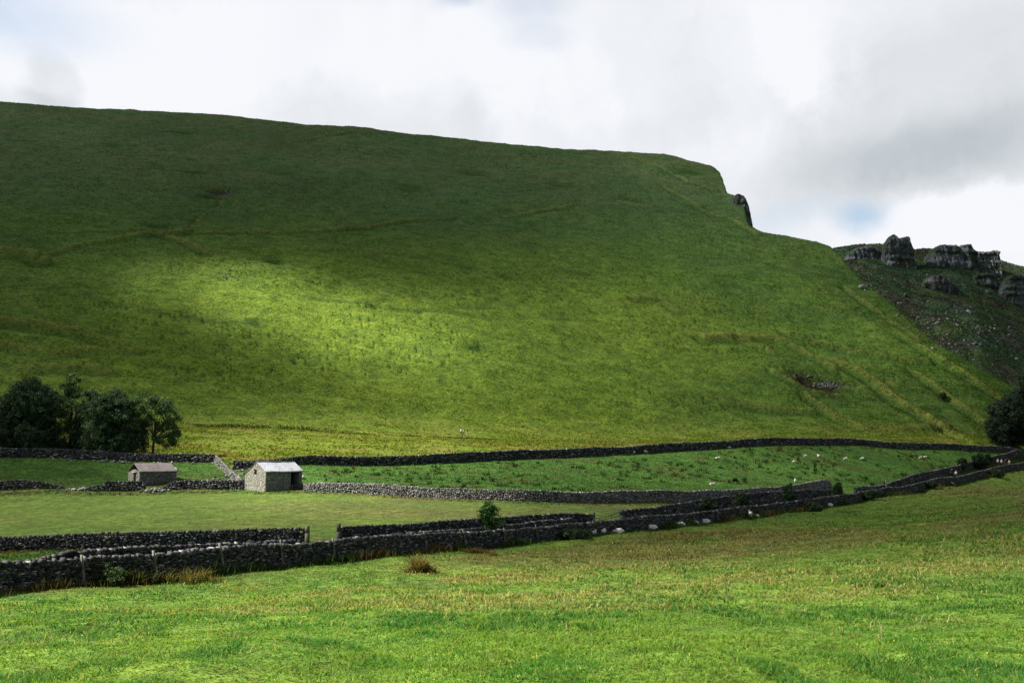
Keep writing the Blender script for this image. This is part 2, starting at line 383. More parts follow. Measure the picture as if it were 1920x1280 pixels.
# ------------------------------------------------------------------ land colours (what grows where, with painted sun and shade on the hill)
def C(*a): return np.array(a, float)
def lerp(a, b, f): return a + (b - a) * f[..., None] if np.ndim(f) else a + (b - a) * f
G_HILL, G_HILLD, G_DRY = C(.062, .128, .024), C(.048, .106, .026), C(.132, .136, .036)
G_HAY, G_HAYB, G_PAST, G_MEAD, G_LUSH = C(.088, .138, .026), C(.108, .124, .036), C(.062, .140, .026), C(.095, .165, .024), C(.038, .092, .018)
G_RUSH, G_SOIL = C(.060, .060, .018), C(.030, .024, .014)
def land_color(X, Y, z, isfar, D, u, dry, lush, dark, hillw, mw, field, bank):
    n1 = fbm(X / 26, Y / 13, 61, 4); n2 = fbm(X / 7, Y / 3.5, 62, 4); n3 = fbm(X / 60, Y / 40, 63, 3); n4 = fbm(X / 2.6, Y / 1.5, 64, 3)
    hill = lerp(lerp(G_HILLD, G_HILL, sst(n1, .36, .58)), G_DRY, .26 * sst(n2 * .6 + n3 * .4, .45, .68))
    hill = lerp(hill, C(.142, .212, .022), .78 * (1 - .75 * sst(X, 10, 110)) * (1 - .6 * sst(-X, 90, 135)) * sst(-z, -95, -35) * (.8 + .2 * sst(n3, .3, .6)))  # yellow-green kept to the sun patch: sunlight painted into the grass colour
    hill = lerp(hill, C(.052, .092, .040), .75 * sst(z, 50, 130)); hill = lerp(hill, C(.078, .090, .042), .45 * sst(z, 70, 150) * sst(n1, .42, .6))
    hill = lerp(hill, G_LUSH, .4 * sst(n4, .52, .70))
    hill = lerp(hill, G_DRY * 1.15, np.clip(dry * 1.1, 0, 1)); hill = lerp(hill, G_LUSH * .7, np.clip(lush * 1.2, 0, 1) * .85)  # dry crests, then lush mask as shade painted into hollows and lees
    hill = lerp(hill, G_SOIL, np.clip(dark * 1.3, 0, 1) * .92)
    # valley parts
    fld = lerp(G_HAY, G_HAYB, sst(n3 * .5 + fbm(X / 30, Y / 4.5, 66, 3) * .5, .42, .6)); fld = lerp(fld, G_PAST, .5 * sst(fbm(X / 50, Y / 9, 67, 3), .5, .64))
    past = lerp(G_PAST, G_LUSH * 1.1, .6 * sst(n1, .4, .62)); past = lerp(past, G_RUSH * 1.2, .6 * sst(n2, .56, .7) * sst(n1, .3, .6))
    past = lerp(past, G_HILLD * .7, .7 * sst(fbm(X / 1.8, Y / 1.3, 68, 2), .66, .76))
    mead = lerp(G_MEAD, G_LUSH, .5 * sst(n2, .45, .65)); mead = lerp(mead, G_DRY, .6 * dry_meadow(X, Y, D, u)); mead = lerp(mead, C(.115, .115, .036), .7 * olive(X, Y, D, u))
    lane = lerp(G_HILLD, G_RUSH, sst(n2, .4, .6))
    b3 = B3(u); b4 = B4(u); b2 = B2(u)
    strip = lerp(C(.110, .158, .018), C(.140, .150, .028), sst(n2, .42, .62))
    c = np.where((D < b2)[..., None], lane, past)
    c = np.where(field[..., None], fld, c)
    c = lerp(c, lerp(G_LUSH, G_DRY, sst(n4, .4, .6)), (bank > .05) * .7)
    e = np.abs(b3 - 1.9 - D)
    c = lerp(c, G_SOIL, .8 * np.exp(-(e / .35) ** 2) * (u < u_of(575)) * (D > 110) * sst(n4, .2, .5))
    c = lerp(c, strip, (D > b4) & (D < 400))
    c = lerp(c, mead, mw)
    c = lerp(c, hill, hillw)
    nf = fbm(X / 30, Y / 22, 71, 4); nf2 = fbm(X / 9, Y / 7, 72, 4)
    far = lerp(C(.032, .066, .032), C(.050, .080, .032), sst(nf, .4, .6)); far = lerp(far, C(.040, .038, .032), .7 * sst(nf2, .48, .58) * sst(nf, .32, .5))
    far = lerp(far, C(.13, .13, .13), .4 * sst(fbm(X / 2.4, Y / 2.4, 73, 3), .62, .7) * sst(nf2, .45, .55))
    c = np.where(isfar[..., None], far, c)
    return np.clip(c, 0.004, .8)
def olive(X, Y, D, u):
    return sst(fbm(X / 18, Y / 26, 85, 4), .40, .54) * sst(D, 45, 72) * sst(B1(u) - D, 4, 16)
def dry_meadow(X, Y, D, u):
    """straw-coloured seeding grass: a band in the middle of the meadow and its right side"""
    px = CX + F * u
    band = sst(D, 22, 40) * (1 - .5 * sst(D, 90, 140)) * sst(px, 150, 900)
    n = fbm(X / 9, Y / 9, 81, 4); n2 = fbm(X / 2.6, Y / 2.2, 82, 3)
    wallgap = sst(B1(u) - D, 2.5, 9)
    n3 = fbm(X / 24, Y / 30, 83, 3)
    return np.clip(band * (.2 + .8 * sst(n * .4 + n2 * .3 + n3 * .3, .42, .58)) * .36 + .5 * sst(n2 * .5 + n * .5, .53, .64) * sst(D, 8, 20), 0, 1) * wallgap

def build_land():
    th = np.r_[-np.linspace(.66, math.pi, 42)[::-1][:-1], np.linspace(-.66, .66, 1180), np.linspace(.66, math.pi, 42)[1:]]
    rr = np.r_[np.geomspace(1.2, 40, 210)[:-1], np.geomspace(40, 300, 470)[:-1], np.geomspace(300, 640, 300)[:-1], np.geomspace(640, 7000, 36)]
    T, R = np.meshgrid(th, rr)                     # rows = rings
    X = R * np.sin(T); Y = R * np.cos(T)
    z, isfar, D, u, dry, lush, dark, hillw, mw, field, bank = terrain(X, Y, True)
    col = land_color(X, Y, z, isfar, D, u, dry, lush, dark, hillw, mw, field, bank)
    nr, nt = X.shape
    idx = np.arange(nr * nt).reshape(nr, nt)
    q = np.stack([idx[:-1, :-1], idx[:-1, 1:], idx[1:, 1:], idx[1:, :-1]], -1)[:, :, ::-1]
    Dc = (D[:-1, :-1] + D[1:, 1:]) / 2; uc = (u[:-1, :-1] + u[1:, 1:]) / 2
    reg = np.full(Dc.shape, 3)
    reg[Dc < B4(uc)] = 4; reg[Dc < B3(uc)] = 1; reg[Dc < B2(uc)] = 2; reg[Dc < B1(uc)] = 0
    reg[isfar[:-1, :-1]] = 5
    V = np.stack([X, Y, z], -1).reshape(-1, 3); Cc = col.reshape(-1, 3)
    names = {0: ('meadow', 'sunlit rough green grass meadow sloping down from the viewer'), 1: ('hay_field', 'smooth mown green field in front of the stone barn'), 2: ('lane', 'grassy walled lane between the dry stone walls'),
             3: ('hillside', 'big steep green grassy hillside with a sunlit patch'), 4: ('pasture', 'green grazed pasture between the stone walls'), 5: ('rocky_hillside', 'dark distant hillside strewn with scree on the right')}
    for r, (nm, lb) in names.items():
        f = q[reg == r]
        used, inv = np.unique(f.ravel(), return_inverse=True)
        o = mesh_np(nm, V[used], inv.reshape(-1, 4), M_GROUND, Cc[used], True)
        tag(o, lb, {'hillside': 'hillside', 'rocky_hillside': 'hillside'}.get(nm, 'field'), kind='structure')
    # disc under the innermost ring
    a = np.linspace(0, 2 * math.pi, 60, endpoint=False)
build_land()
# ------------------------------------------------------------------ camera, sun, sky
cam = bpy.data.cameras.new('camera'); co = bpy.data.objects.new('camera', cam); COL.objects.link(co)
co.location = (0, 0, 0); co.rotation_euler = (math.pi / 2 + PITCH, 0, 0)
cam.sensor_width = 36; cam.lens = F / 1920 * 36; cam.clip_end = 20000; cam.clip_start = .2
scene.camera = co
SUN_EL, SUN_AZ = math.radians(44), math.radians(-91)       # azimuth from +Y, clockwise: the sun stands to the left, slightly behind
SD = Vector((math.sin(SUN_AZ) * math.cos(SUN_EL), math.cos(SUN_AZ) * math.cos(SUN_EL), math.sin(SUN_EL)))
SD.y = abs(math.cos(SUN_AZ) * math.cos(SUN_EL)); SD.normalize()
sl = bpy.data.lights.new('sun', 'SUN'); so = bpy.data.objects.new('sun', sl); COL.objects.link(so)
sl.energy = 5.0; sl.angle = math.radians(.55); sl.color = (1, .955, .87)
so.rotation_euler = (-SD).to_track_quat('-Z', 'Y').to_euler(); so.location = (0, 0, 300)

world = bpy.data.worlds.new('World'); scene.world = world; world.use_nodes = True
wt = world.node_tree; wt.nodes.clear()
class WN(NT):
    def __init__(s): s.t = wt; s.out = wt.nodes.new('ShaderNodeOutputWorld')
w = WN()
sky = w.n('ShaderNodeTexSky', sky_type='NISHITA', sun_disc=False, sun_elevation=SUN_EL, sun_rotation=math.atan2(SD.x, SD.y) % (2 * math.pi), altitude=300, air_density=1.2, dust_density=1.5)
tc = w.n('ShaderNodeTexCoord').outputs['Generated']
nz = w.n('ShaderNodeTexNoise', ins={'Vector': tc, 'Scale': 2.6, 'Detail': 7, 'Roughness': .6})
nv = w.n('ShaderNodeVectorMath', operation='SUBTRACT', ins={0: nz.outputs['Color'], 1: (.5, .5, .5)}).outputs[0]
wv = w.n('ShaderNodeVectorMath', operation='SCALE', ins={0: nv}); wv.inputs['Scale'].default_value = .34
dirw = w.n('ShaderNodeVectorMath', operation='ADD', ins={0: tc, 1: wv.outputs[0]}).outputs[0]
wv2 = w.n('ShaderNodeVectorMath', operation='SCALE', ins={0: nv}); wv2.inputs['Scale'].default_value = .13
dirs = w.n('ShaderNodeVectorMath', operation='ADD', ins={0: tc, 1: wv2.outputs[0]}).outputs[0]
def pdir(px, py):
    v = Vector(((px - CX) / F, CP - (CY - py) / F * SP, SP + (CY - py) / F * CP)); return v.normalized()
def blob(px, py, rx, ry, soft=.6, vec=dirw):
    d = pdir(px, py)
    s = w.n('ShaderNodeVectorMath', operation='SUBTRACT', ins={0: vec, 1: tuple(d)}).outputs[0]
    s = w.n('ShaderNodeVectorMath', operation='MULTIPLY', ins={0: s, 1: (F / rx, F / rx, F / ry)}).outputs[0]
    l = w.n('ShaderNodeVectorMath', operation='LENGTH', ins={0: s}).outputs['Value']
    return w.n('ShaderNodeMapRange', interpolation_type='SMOOTHERSTEP', ins={'Value': l, 'From Min': 1 - soft, 'From Max': 1 + soft, 'To Min': 1, 'To Max': 0}).outputs[0]
# cloud tone: bright white with grey bellies
fn = w.noise(dirw, 5.0, 8, .58); fn2 = w.noise(tc, 2.2, 5, .5)
grey = w.rng(fn, .42, .64, .0, .27)
def addb(g, b, amt): return w.math('ADD', g, w.math('MULTIPLY', b, amt), clamp=False)
for bl in [(1840, 200, 250, 170, .6, .42), (1640, 320, 330, 60, .75, .30, dirs), (1880, 300, 220, 60, .6, .22, dirs), (1820, 40, 260, 90, .7, .10), (112, 150, 50, 62, .5, .40, dirs), (50, 178, 80, 24, .6, .30, dirs), (1290, 160, 220, 90, .9, .16), (600, 110, 220, 110, .9, .10), (600, 190, 260, 40, .9, .10), (1060, 250, 300, 30, .9, .12),
           (300, 80, 170, 110, .9, -.30), (950, 110, 260, 70, .9, -.28), (1850, 425, 120, 48, .55, -.60, dirs), (1590, 105, 110, 50, .7, -.36), (1450, 80, 160, 80, .8, -.18), (1250, 260, 160, 40, .8, -.15)]:
    grey = addb(grey, blob(*bl[:5], *bl[6:]), bl[5])
grey = w.math('MAXIMUM', w.math('MINIMUM', grey, 1.0), 0.0)
ccol = w.mix(grey, (.93, .945, .985), (.53, .575, .61))
sep = w.n('ShaderNodeSeparateXYZ', ins={0: tc}).outputs
# unseen sky overhead and behind dimmed to lower the ambient light; mask belly
unseen_dim = w.math('MAXIMUM', w.rng(sep[2], .48, .62, 0, 1), w.rng(sep[1], .55, .25, 0, 1))
ccol = colscale(w, ccol, w.rng(unseen_dim, 0, 1, 1, .30))
cl = w.n('ShaderNodeBackground', ins={'Color': ccol, 'Strength': .365})
bg = w.n('ShaderNodeBackground', ins={'Color': sky.outputs[0], 'Strength': .06})
hole = w.math('MULTIPLY', blob(1632, 410, 50, 24, .95, dirs), .8)
for b_ in [(852, 8, 34, 16, 1, .5), (990, 20, 70, 30, 1, .28), (20, 5, 130, 50, 1, .42), (1010, 80, 60, 20, .9, .2), (1450, 400, 120, 25, .9, .22)]:
    hole = w.math('ADD', hole, w.math('MULTIPLY', blob(*b_[:5], dirs), b_[5]))
# broken cloud elsewhere in the sky dome
out_of_view = w.rng(sep[1], .25, .5, 1, 0)
hole = w.math('ADD', hole, w.math('MULTIPLY', w.rng(fn2, .5, .62, 0, .7), out_of_view))
hole = w.math('MINIMUM', hole, 1.0)
mx = w.n('ShaderNodeMixShader', ins={0: hole, 1: cl.outputs[0], 2: bg.outputs[0]})
wt.links.new(mx.outputs[0], w.out.inputs['Surface'])
world.cycles.sampling_method = 'MANUAL'; world.cycles.sample_map_resolution = 512

# ------------------------------------------------------------------ unseen cloud deck added as a gobo; its opacity map shapes the sun patches
TPX = np.array([0, 160, 320, 480, 640, 800, 960, 1120, 1280, 1440, 1600, 1760, 1920.])
TPY = np.array([150, 300, 400, 480, 520, 580, 640, 700, 770, 835, 865, 900, 930, 970, 1010, 1040, 1075, 1120, 1290.])
TMAP = np.array([  # share of sun the gobo lets through, by view row and column
 [.14, .14, .14, .14, .16, .18, .22, .28, .32, .32, .28, .18, .16],
 [.11, .11, .11, .11, .12, .15, .19, .24, .31, .31, .28, .16, .14],
 [.07, .07, .07, .07, .08, .11, .16, .22, .29, .31, .31, .14, .12],
 [.06, .07, .10, .06, .06, .09, .15, .22, .28, .32, .32, .14, .12],
 [.05, .06, .45, .78, .14, .11, .20, .28, .32, .33, .33, .18, .12],
 [.05, .05, .24, 1.0, 1.0, .50, .38, .38, .35, .35, .36, .22, .10],
 [.08, .06, .06, .22, 1.0, 1.0, .56, .42, .38, .38, .40, .38, .16],
 [.16, .13, .11, .13, .30, .64, .52, .40, .33, .31, .31, .32, .24],
 [.20, .20, .22, .28, .38, .42, .38, .32, .28, .27, .26, .26, .24],
 [.10, .12, .60, .95, 1.0, .92, .66, .52, .44, .38, .34, .30, .24],
 [.06, .10, .45, .75, .72, .74, .72, .66, .56, .46, .40, .36, .30],
 [.05, .12, .45, .90, .80, .70, .60, .56, .58, .56, .48, .36, .24],
 [.45, .50, .65, .98, .98, .80, .60, .50, .36, .28, .24, .20, .18],
 [.45, .46, .52, .60, .66, .60, .46, .28, .18, .16, .16, .16, .18],
 [.42, .38, .36, .38, .40, .32, .24, .20, .20, .20, .22, .26, .30],
 [.60, .55, .50, .50, .48, .46, .44, .42, .42, .44, .46, .48, .50],
 [.95, .90, .90, .90, .92, .95, .95, .88, .80, .74, .70, .70, .72],
 [1.0, 1.0, 1.0, 1.0, 1.0, 1.0, .96, .90, .85, .80, .80, .80, .80],
 [1.0, 1.0, 1.0, 1.0, .98, .95, .92, .88, .86, .84, .82, .80, .80]])
def sun_share(gx, gy, gz):
    px, py = pix_of(gx, gy, gz)
    px = np.clip(px, 0, 1919); py = np.clip(py, 151, 1289)
    py = np.where(gy < 12, 1280, py); px = np.where(gy < 1, 960, px)
    i = np.clip(np.searchsorted(TPY, py) - 1, 0, len(TPY) - 2); j = np.clip(np.searchsorted(TPX, px) - 1, 0, len(TPX) - 2)
    fy = (py - TPY[i]) / (TPY[i + 1] - TPY[i]); fx = (px - TPX[j]) / 160
    fx = fx * fx * (3 - 2 * fx)
    return (TMAP[i, j] * (1 - fx) + TMAP[i, j + 1] * fx) * (1 - fy) + (TMAP[i + 1, j] * (1 - fx) + TMAP[i + 1, j + 1] * fx) * fy
def build_cloud_gobo():
    H = 620.0
    ux, uy = SD.x / SD.z, SD.y / SD.z
    gx = np.r_[np.linspace(-650, -300, 30)[:-1], np.linspace(-300, 420, 260), np.linspace(420, 480, 6)[1:]]
    gy = np.r_[np.linspace(-220, -10, 20)[:-1], np.r_[-10, np.geomspace(10, 560, 230)], np.linspace(560, 700, 16)[1:]]
    GX, GY = np.meshgrid(gx, gy)                           # foot of each sun ray at z=0 reference
    # ground point hit by the sun ray that passes the cloud: iterate
    def layer(h):
        CXw = GX + ux * h; CYw = GY + uy * h
        gz = base_z(GX, GY)[0]; x, y = GX.copy(), GY.copy()
        for _ in range(6):
            zt = base_z(x, y)[0]; gz = gz * .4 + zt * .6
            x = GX + ux * gz; y = GY + uy * gz
        T = sun_share(x, y, gz)
        out = sst(GX, 330, 420) + sst(-GX, 420, 600) + sst(GY, 585, 660) + sst(-GY, 60, 200)
        T = np.clip(T + .10 * (fbm(x / 40, y / 40, 55, 3) - .5), 0.02, 1)
        T = np.clip(T + np.clip(out, 0, 1), 0, 1)
        return np.stack([CXw, CYw, np.full_like(CXw, h)], -1), T
    lo, Tl = layer(H); hi, Th = layer(H + 35)
    puff = fbm(GX / 45, GY / 45, 58, 4)
    for L_, dz in ((lo, -10 * puff), (hi, 34 * puff * (1 - Th) - 12 * Th)):      # billows, pushed along the sun's rays so that the gaps stay open
        L_[..., 0] += ux * dz; L_[..., 1] += uy * dz; L_[..., 2] += dz
    n, m = GX.shape; idx = np.arange(n * m).reshape(n, m)
    q = np.stack([idx[:-1, :-1], idx[:-1, 1:], idx[1:, 1:], idx[1:, :-1]], -1).reshape(-1, 4)
    ring = np.r_[idx[0, :], idx[1:, -1], idx[-1, -2::-1], idx[-2:0:-1, 0]]
    r2 = np.roll(ring, -1); side = np.stack([ring, ring + n * m, r2 + n * m, r2], -1)
    V = np.r_[lo.reshape(-1, 3), hi.reshape(-1, 3)]
    a = 1 - np.sqrt(np.clip(np.r_[Tl.ravel(), Th.ravel()], 0.0, 1))
    t = NT('gobo_cloud')
    d = t.n('ShaderNodeAttribute', attribute_name='col').outputs['Fac']
    df = t.n('ShaderNodeBsdfDiffuse', ins={'Color': (.4, .42, .45, 1)}).outputs[0]; tl = t.n('ShaderNodeBsdfTranslucent', ins={'Color': (.4, .42, .45, 1)}).outputs[0]
    s = t.n('ShaderNodeMixShader', ins={0: .6, 1: df, 2: tl}).outputs[0]
    tp = t.n('ShaderNodeBsdfTransparent').outputs[0]
    s = t.n('ShaderNodeMixShader', ins={0: d, 1: tp, 2: s}).outputs[0]
    mat = t.done(s)
    o = mesh_np('cloud_gobo', V, np.r_[q[:, ::-1], q + n * m, side], mat, np.repeat(a[:, None], 3, 1), True)
    tag(o, 'unseen cloud gobo added overhead, opacity shaped to let sunlight through in patches', 'cloud', kind='structure')
build_cloud_gobo()
scene.view_settings.view_transform = 'Standard'; scene.view_settings.look = 'None'; scene.view_settings.exposure = 1.45; scene.view_settings.gamma = 1
scene.cycles.max_bounces = 5; scene.cycles.transparent_max_bounces = 12; scene.cycles.diffuse_bounces = 3
# ------------------------------------------------------------------ dry stone walls
BOXF = np.array([[0, 3, 2, 1], [4, 5, 6, 7], [0, 1, 5, 4], [1, 2, 6, 5], [2, 3, 7, 6], [3, 0, 4, 7]])
def boxes(C0, A, B, Cc, jit=.14, rng=RNG):
    """stones: centres C0, half-axis vectors A, B, Cc (n,3) -> verts, quads with knocked-off corners"""
    n = len(C0)
    sg = np.array([[-1, -1, -1], [1, -1, -1], [1, 1, -1], [-1, 1, -1], [-1, -1, 1], [1, -1, 1], [1, 1, 1], [-1, 1, 1]], float)
    k = sg[None] * (1 + rng.uniform(-jit * 1.6, jit * .5, (n, 8, 3)))
    V = C0[:, None] + k[..., 0:1] * A[:, None] + k[..., 1:2] * B[:, None] + k[..., 2:3] * Cc[:, None]
    Fq = (BOXF[None] + 8 * np.arange(n)[:, None, None]).reshape(-1, 4)
    return V.reshape(-1, 3), Fq
def stone_cols(n, base=(.115, .115, .118), light=.10, rng=RNG, sd=.5):
    v = rng.lognormal(-.05, sd, n)[:, None] * np.array(base)
    v *= 1 + rng.uniform(-.07, .07, (n, 3))
    m = rng.random(n) < light
    v[m] = np.array([.27, .265, .255]) * rng.uniform(.7, 1.25, (m.sum(), 1))
    g = rng.random(n) < .08
    v[g] = v[g] * np.array([.85, 1.02, .6])
    return np.clip(v, .02, .6)
def resample(P, step):
    P = np.asarray(P, float); s = np.r_[0, np.cumsum(np.hypot(*np.diff(P, axis=0).T))]
    n = max(2, int(s[-1] / step)); q = np.linspace(0, s[-1], n)
    return np.c_[np.interp(q, s, P[:, 0]), np.interp(q, s, P[:, 1])], q
def smooth_line(P, it=3):
    P = np.asarray(P, float)
    for _ in range(it):
        Q = [P[0]]
        for a, b in zip(P[:-1], P[1:]): Q += [a * .75 + b * .25, a * .25 + b * .75]
        P = np.array(Q + [P[-1]])
    return P
def line_world(L):
    a = np.array(L, float); return np.c_[u_of(a[:, 0]) * a[:, 1], a[:, 1]]
WALLS = {}
def dry_wall(name, label, P, h=1.4, hs=None, sl=.27, sh=.11, th=.52, base=(.115, .115, .118), light=.10, cope=.24, lean=.35, group='dry stone walls', smooth=True, ruin=None):
    """P world polyline; h height; hs optional [(fraction, height)]; stones about sl long and sh high"""
    P = smooth_line(P) if smooth else np.asarray(P, float)
    q, s = resample(P, .25); L = s[-1]
    zg = terrain(q[:, 0], q[:, 1])
    zg = np.convolve(np.pad(zg, 6, mode='edge'), np.ones(13) / 13, 'valid')
    tx = np.gradient(q[:, 0]); ty = np.gradient(q[:, 1]); tl = np.hypot(tx, ty); tx /= tl; ty /= tl
    def at(si):
        x = np.interp(si, s, q[:, 0]); y = np.interp(si, s, q[:, 1]); z = np.interp(si, s, zg)
        a = np.interp(si, s, tx); b = np.interp(si, s, ty); m = np.hypot(a, b); return x, y, z, a / m, b / m
    sd = abs(hash(name)) % 97 if False else int(L * 7) % 97
    def H(si):
        b = np.interp(si / L, [p[0] for p in hs], [p[1] for p in hs]) if hs else h
        return b * (1 + .11 * (fbm(si / 6, si * 0 + sd, 3, 3) - .5) * 2) 
    root = empty(name, (float(q[0, 0]), float(q[0, 1]), float(zg[0])))
    tag(root, label, 'stone wall', group, 'thing')
    off = np.array(root.location)
    C0, A, B, Cc = [], [], [], []
    ncour = int(2.1 / sh)
    for side in (-1, 1):
        z0 = -.12
        for k in range(ncour):
            ch = sh * RNG.uniform(.8, 1.25); zc = z0 + ch / 2; z0 += ch
            ln = RNG.uniform(.55, 1.5, int(L / sl * 1.25) + 4) * sl; e = np.cumsum(ln) - RNG.uniform(0, sl); c = e - ln / 2
            m = (c > 0) & (c < L); c = c[m]; l = ln[m]
            if not len(c): continue
            hh = H(c); keep = zc < hh - cope * .8; c = c[keep]; l = l[keep]
            if not len(c): continue
            x, y, z, a, b = at(c)
            frac = zc / max(h, .5)
            o = side * (th / 2 * (1 - .28 * frac) - .13 + RNG.normal(0, .03, len(c)))
            roll = RNG.normal(0, .20, len(c))
            C0.append(np.c_[x - b * o, y + a * o, z + zc + RNG.normal(0, .012, len(c))])
            A.append(np.c_[a * np.cos(roll), b * np.cos(roll), np.sin(roll)] * (l / 2 * RNG.uniform(.78, 1.0, len(c)))[:, None])
            B.append(np.c_[-b, a, 0 * a] * RNG.uniform(.12, .17, len(c))[:, None])
            Cc.append(np.c_[-a * np.sin(roll), -b * np.sin(roll), np.cos(roll)] * (ch / 2 * RNG.uniform(.7, 1.1, len(c)))[:, None])
    C0, A, B, Cc = map(np.concatenate, (C0, A, B, Cc))
    V, Fq = boxes(C0, A, B, Cc, .24)
    col = np.repeat(stone_cols(len(C0), base, light), 8, 0)
    # dark hearting between the two faces
    n = len(q); hh = np.maximum(H(s) - cope - .05, .05)
    core = []
    for sgn, zf in ((-1, 0), (1, 0), (1, 1), (-1, 1)):
        w_ = th / 2 - .17 - .05 * zf
        core.append(np.c_[q[:, 0] - ty * sgn * w_, q[:, 1] + tx * sgn * w_, zg - .2 + zf * (hh + .2)])
    cv = np.stack(core, 1).reshape(-1, 3); i = np.arange(n - 1)[:, None] * 4
    cf = np.concatenate([i + np.array([[a_, (a_ + 1) % 4, (a_ + 1) % 4 + 4, a_ + 4]]) for a_ in range(4)] + [np.array([[0, 3, 2, 1]]), np.array([[4 * n - 4, 4 * n - 3, 4 * n - 2, 4 * n - 1]])])
    V2 = np.r_[V, cv] - off; F2 = np.r_[Fq, cf + len(V)]
    c2 = np.r_[col, np.full((len(cv), 3), .015)]
    mesh_np('stonework', V2, F2, M_STONE, c2, False, root)
    # coping: flat stones set on edge, leaning along the wall
    w_ = max(sl * .42, .11); ln = RNG.uniform(.6, 1.5, int(L / w_ * 1.3) + 3) * w_; e = np.cumsum(ln); c = e - ln / 2; m = c < L; c = c[m]; l = ln[m]
    x, y, z, a, b = at(c); hh = H(c); al = lean + RNG.normal(0, .22, len(c))
    up = np.c_[a * np.sin(al), b * np.sin(al), np.cos(al)]; tg = np.c_[a * np.cos(al), b * np.cos(al), -np.sin(al)]
    hc = cope / 2 * RNG.uniform(.7, 1.35, len(c))
    V, Fq = boxes(np.c_[x - b * RNG.normal(0, .03, len(c)), y, z + hh - cope / 2 + (hc - cope / 2) * .8], tg * (l / 2 * .95)[:, None], np.c_[-b, a, 0 * a] * RNG.uniform(.14, .23, len(c))[:, None], up * hc[:, None], .22)
    mesh_np('coping', V - off, Fq, M_STONE, np.repeat(stone_cols(len(c), tuple(np.array(base) * .9), light * .8), 8, 0), False, root)
    WALLS[label] = (at, H, L)
    return root, at, H, L
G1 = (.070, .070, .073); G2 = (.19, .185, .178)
r_w1 = dry_wall('stone_wall', 'long dark wall nearest the viewer, running from lower left up to the right edge', line_world(W1), 1.42, hs=[(0, 1.36), (.12, 1.30), (.3, 1.28), (.6, 1.42), (1, 1.36)], sl=.235, sh=.1, base=G1)
dry_wall('stone_wall', 'short dark wall just behind the nearest wall at the far left of the lane', line_world(W2L), 1.35, hs=[(0, 1.1), (.1, 1.42), (.6, 1.35), (1, 1.2)], sl=.27, sh=.11, base=(.05, .05, .052))
r_w3 = dry_wall('stone_wall', 'dark wall along the near side of the mown field, ending at the left gatepost', line_world(W3), 1.3, sl=.29, sh=.115, base=G1, light=.12)
r_w3b = dry_wall('stone_wall', 'dark wall with jagged coping between the two field gateways, behind the round bush', line_world(W3B), 1.35, sl=.30, sh=.12, base=G1)
dry_wall('stone_wall', 'low dark wall between the round bush and the nearest wall', line_world(W2R), 1.25, hs=[(0, .9), (.2, 1.25), (1, 1.2)], sl=.30, sh=.12, base=G1)
r_w3c = dry_wall('stone_wall', 'dark wall starting at the right gateway pillar and running back to the lane trees', line_world(W3C), 1.4, hs=[(0, 1.25), (.5, 1.5), (.9, 1.5), (1, 1.3)], sl=.36, sh=.14, base=G1)
dry_wall('stone_wall', 'dark wall on the far side of the lane, climbing past the walkers at right', line_world(W2F), 1.35, hs=[(0, 1.0), (.1, 1.3), (.3, 1.6), (1, 1.4)], sl=.42, sh=.16, base=G1, cope=.28)
dry_wall('stone_wall', 'low sagging dark wall at the left edge of the mown field', line_world(W4A), 1.2, hs=[(0, 1.0), (.45, 1.05), (.7, 1.35), (.85, 1.0), (1, .35)], sl=.4, sh=.15, base=G1)
dry_wall('stone_wall', 'short broken wall piece in front of the small low barn', line_world(W4B), 1.35, hs=[(0, .3), (.12, .7), (.32, 1.0), (.36, 1.38), (.93, 1.4), (1, .8)], sl=.4, sh=.15, base=G1)
dry_wall('stone_wall', 'dark wall joining the big barn to the gap before the small barn', line_world(W4C), 1.2, hs=[(0, .35), (.1, 1.0), (.2, 1.25), (1, 1.25)], sl=.4, sh=.15, base=G1)
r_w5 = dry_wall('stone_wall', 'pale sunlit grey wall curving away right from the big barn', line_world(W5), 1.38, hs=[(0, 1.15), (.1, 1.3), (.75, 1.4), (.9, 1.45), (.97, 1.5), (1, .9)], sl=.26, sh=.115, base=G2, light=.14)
dry_wall('stone_wall', 'dark wall under the trees at the far left', line_world(W6A), 1.55, hs=[(0, 1.6), (.4, 1.5), (1, 1.3)], sl=.42, sh=.16, base=G1)
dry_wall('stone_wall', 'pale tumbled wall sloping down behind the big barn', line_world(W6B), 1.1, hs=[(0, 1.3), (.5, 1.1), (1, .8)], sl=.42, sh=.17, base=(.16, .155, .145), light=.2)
r_w6 = dry_wall('stone_wall', 'long dark wall at the foot of the big hill, behind the pasture', line_world(W6C), 1.55, hs=[(0, 1.3), (.2, 1.6), (.5, 1.55), (1, 1.35)], sl=.42, sh=.16, base=G1, cope=.26)

# ------------------------------------------------------------------ posts
def bar_mesh(name, segs, mat, col, parent=None, jit=.02):
    """square-section bars joined in one mesh: segs = [(p0, p1, w, d)]"""
    C0, A, B, Cc = [], [], [], []
    for p0, p1, w_, d_ in segs:
        p0, p1 = Vector(p0), Vector(p1); ax = (p1 - p0) / 2; m = (p0 + p1) / 2
        s_ = ax.cross(Vector((0, 1, 0)) if abs(ax.normalized().y) < .9 else Vector((1, 0, 0))).normalized(); t_ = ax.cross(s_).normalized()
        C0.append(m); A.append(s_ * w_ / 2); B.append(t_ * d_ / 2); Cc.append(ax)
    C0, A, B, Cc = (np.array([list(v) for v in x]) for x in (C0, A, B, Cc))
    V, Fq = boxes(C0, A, B, Cc, jit)
    return mesh_np(name, V, Fq, mat, np.tile(np.array(col), (len(V), 1)) * RNG.uniform(.8, 1.2, (len(V), 1)), False, parent)
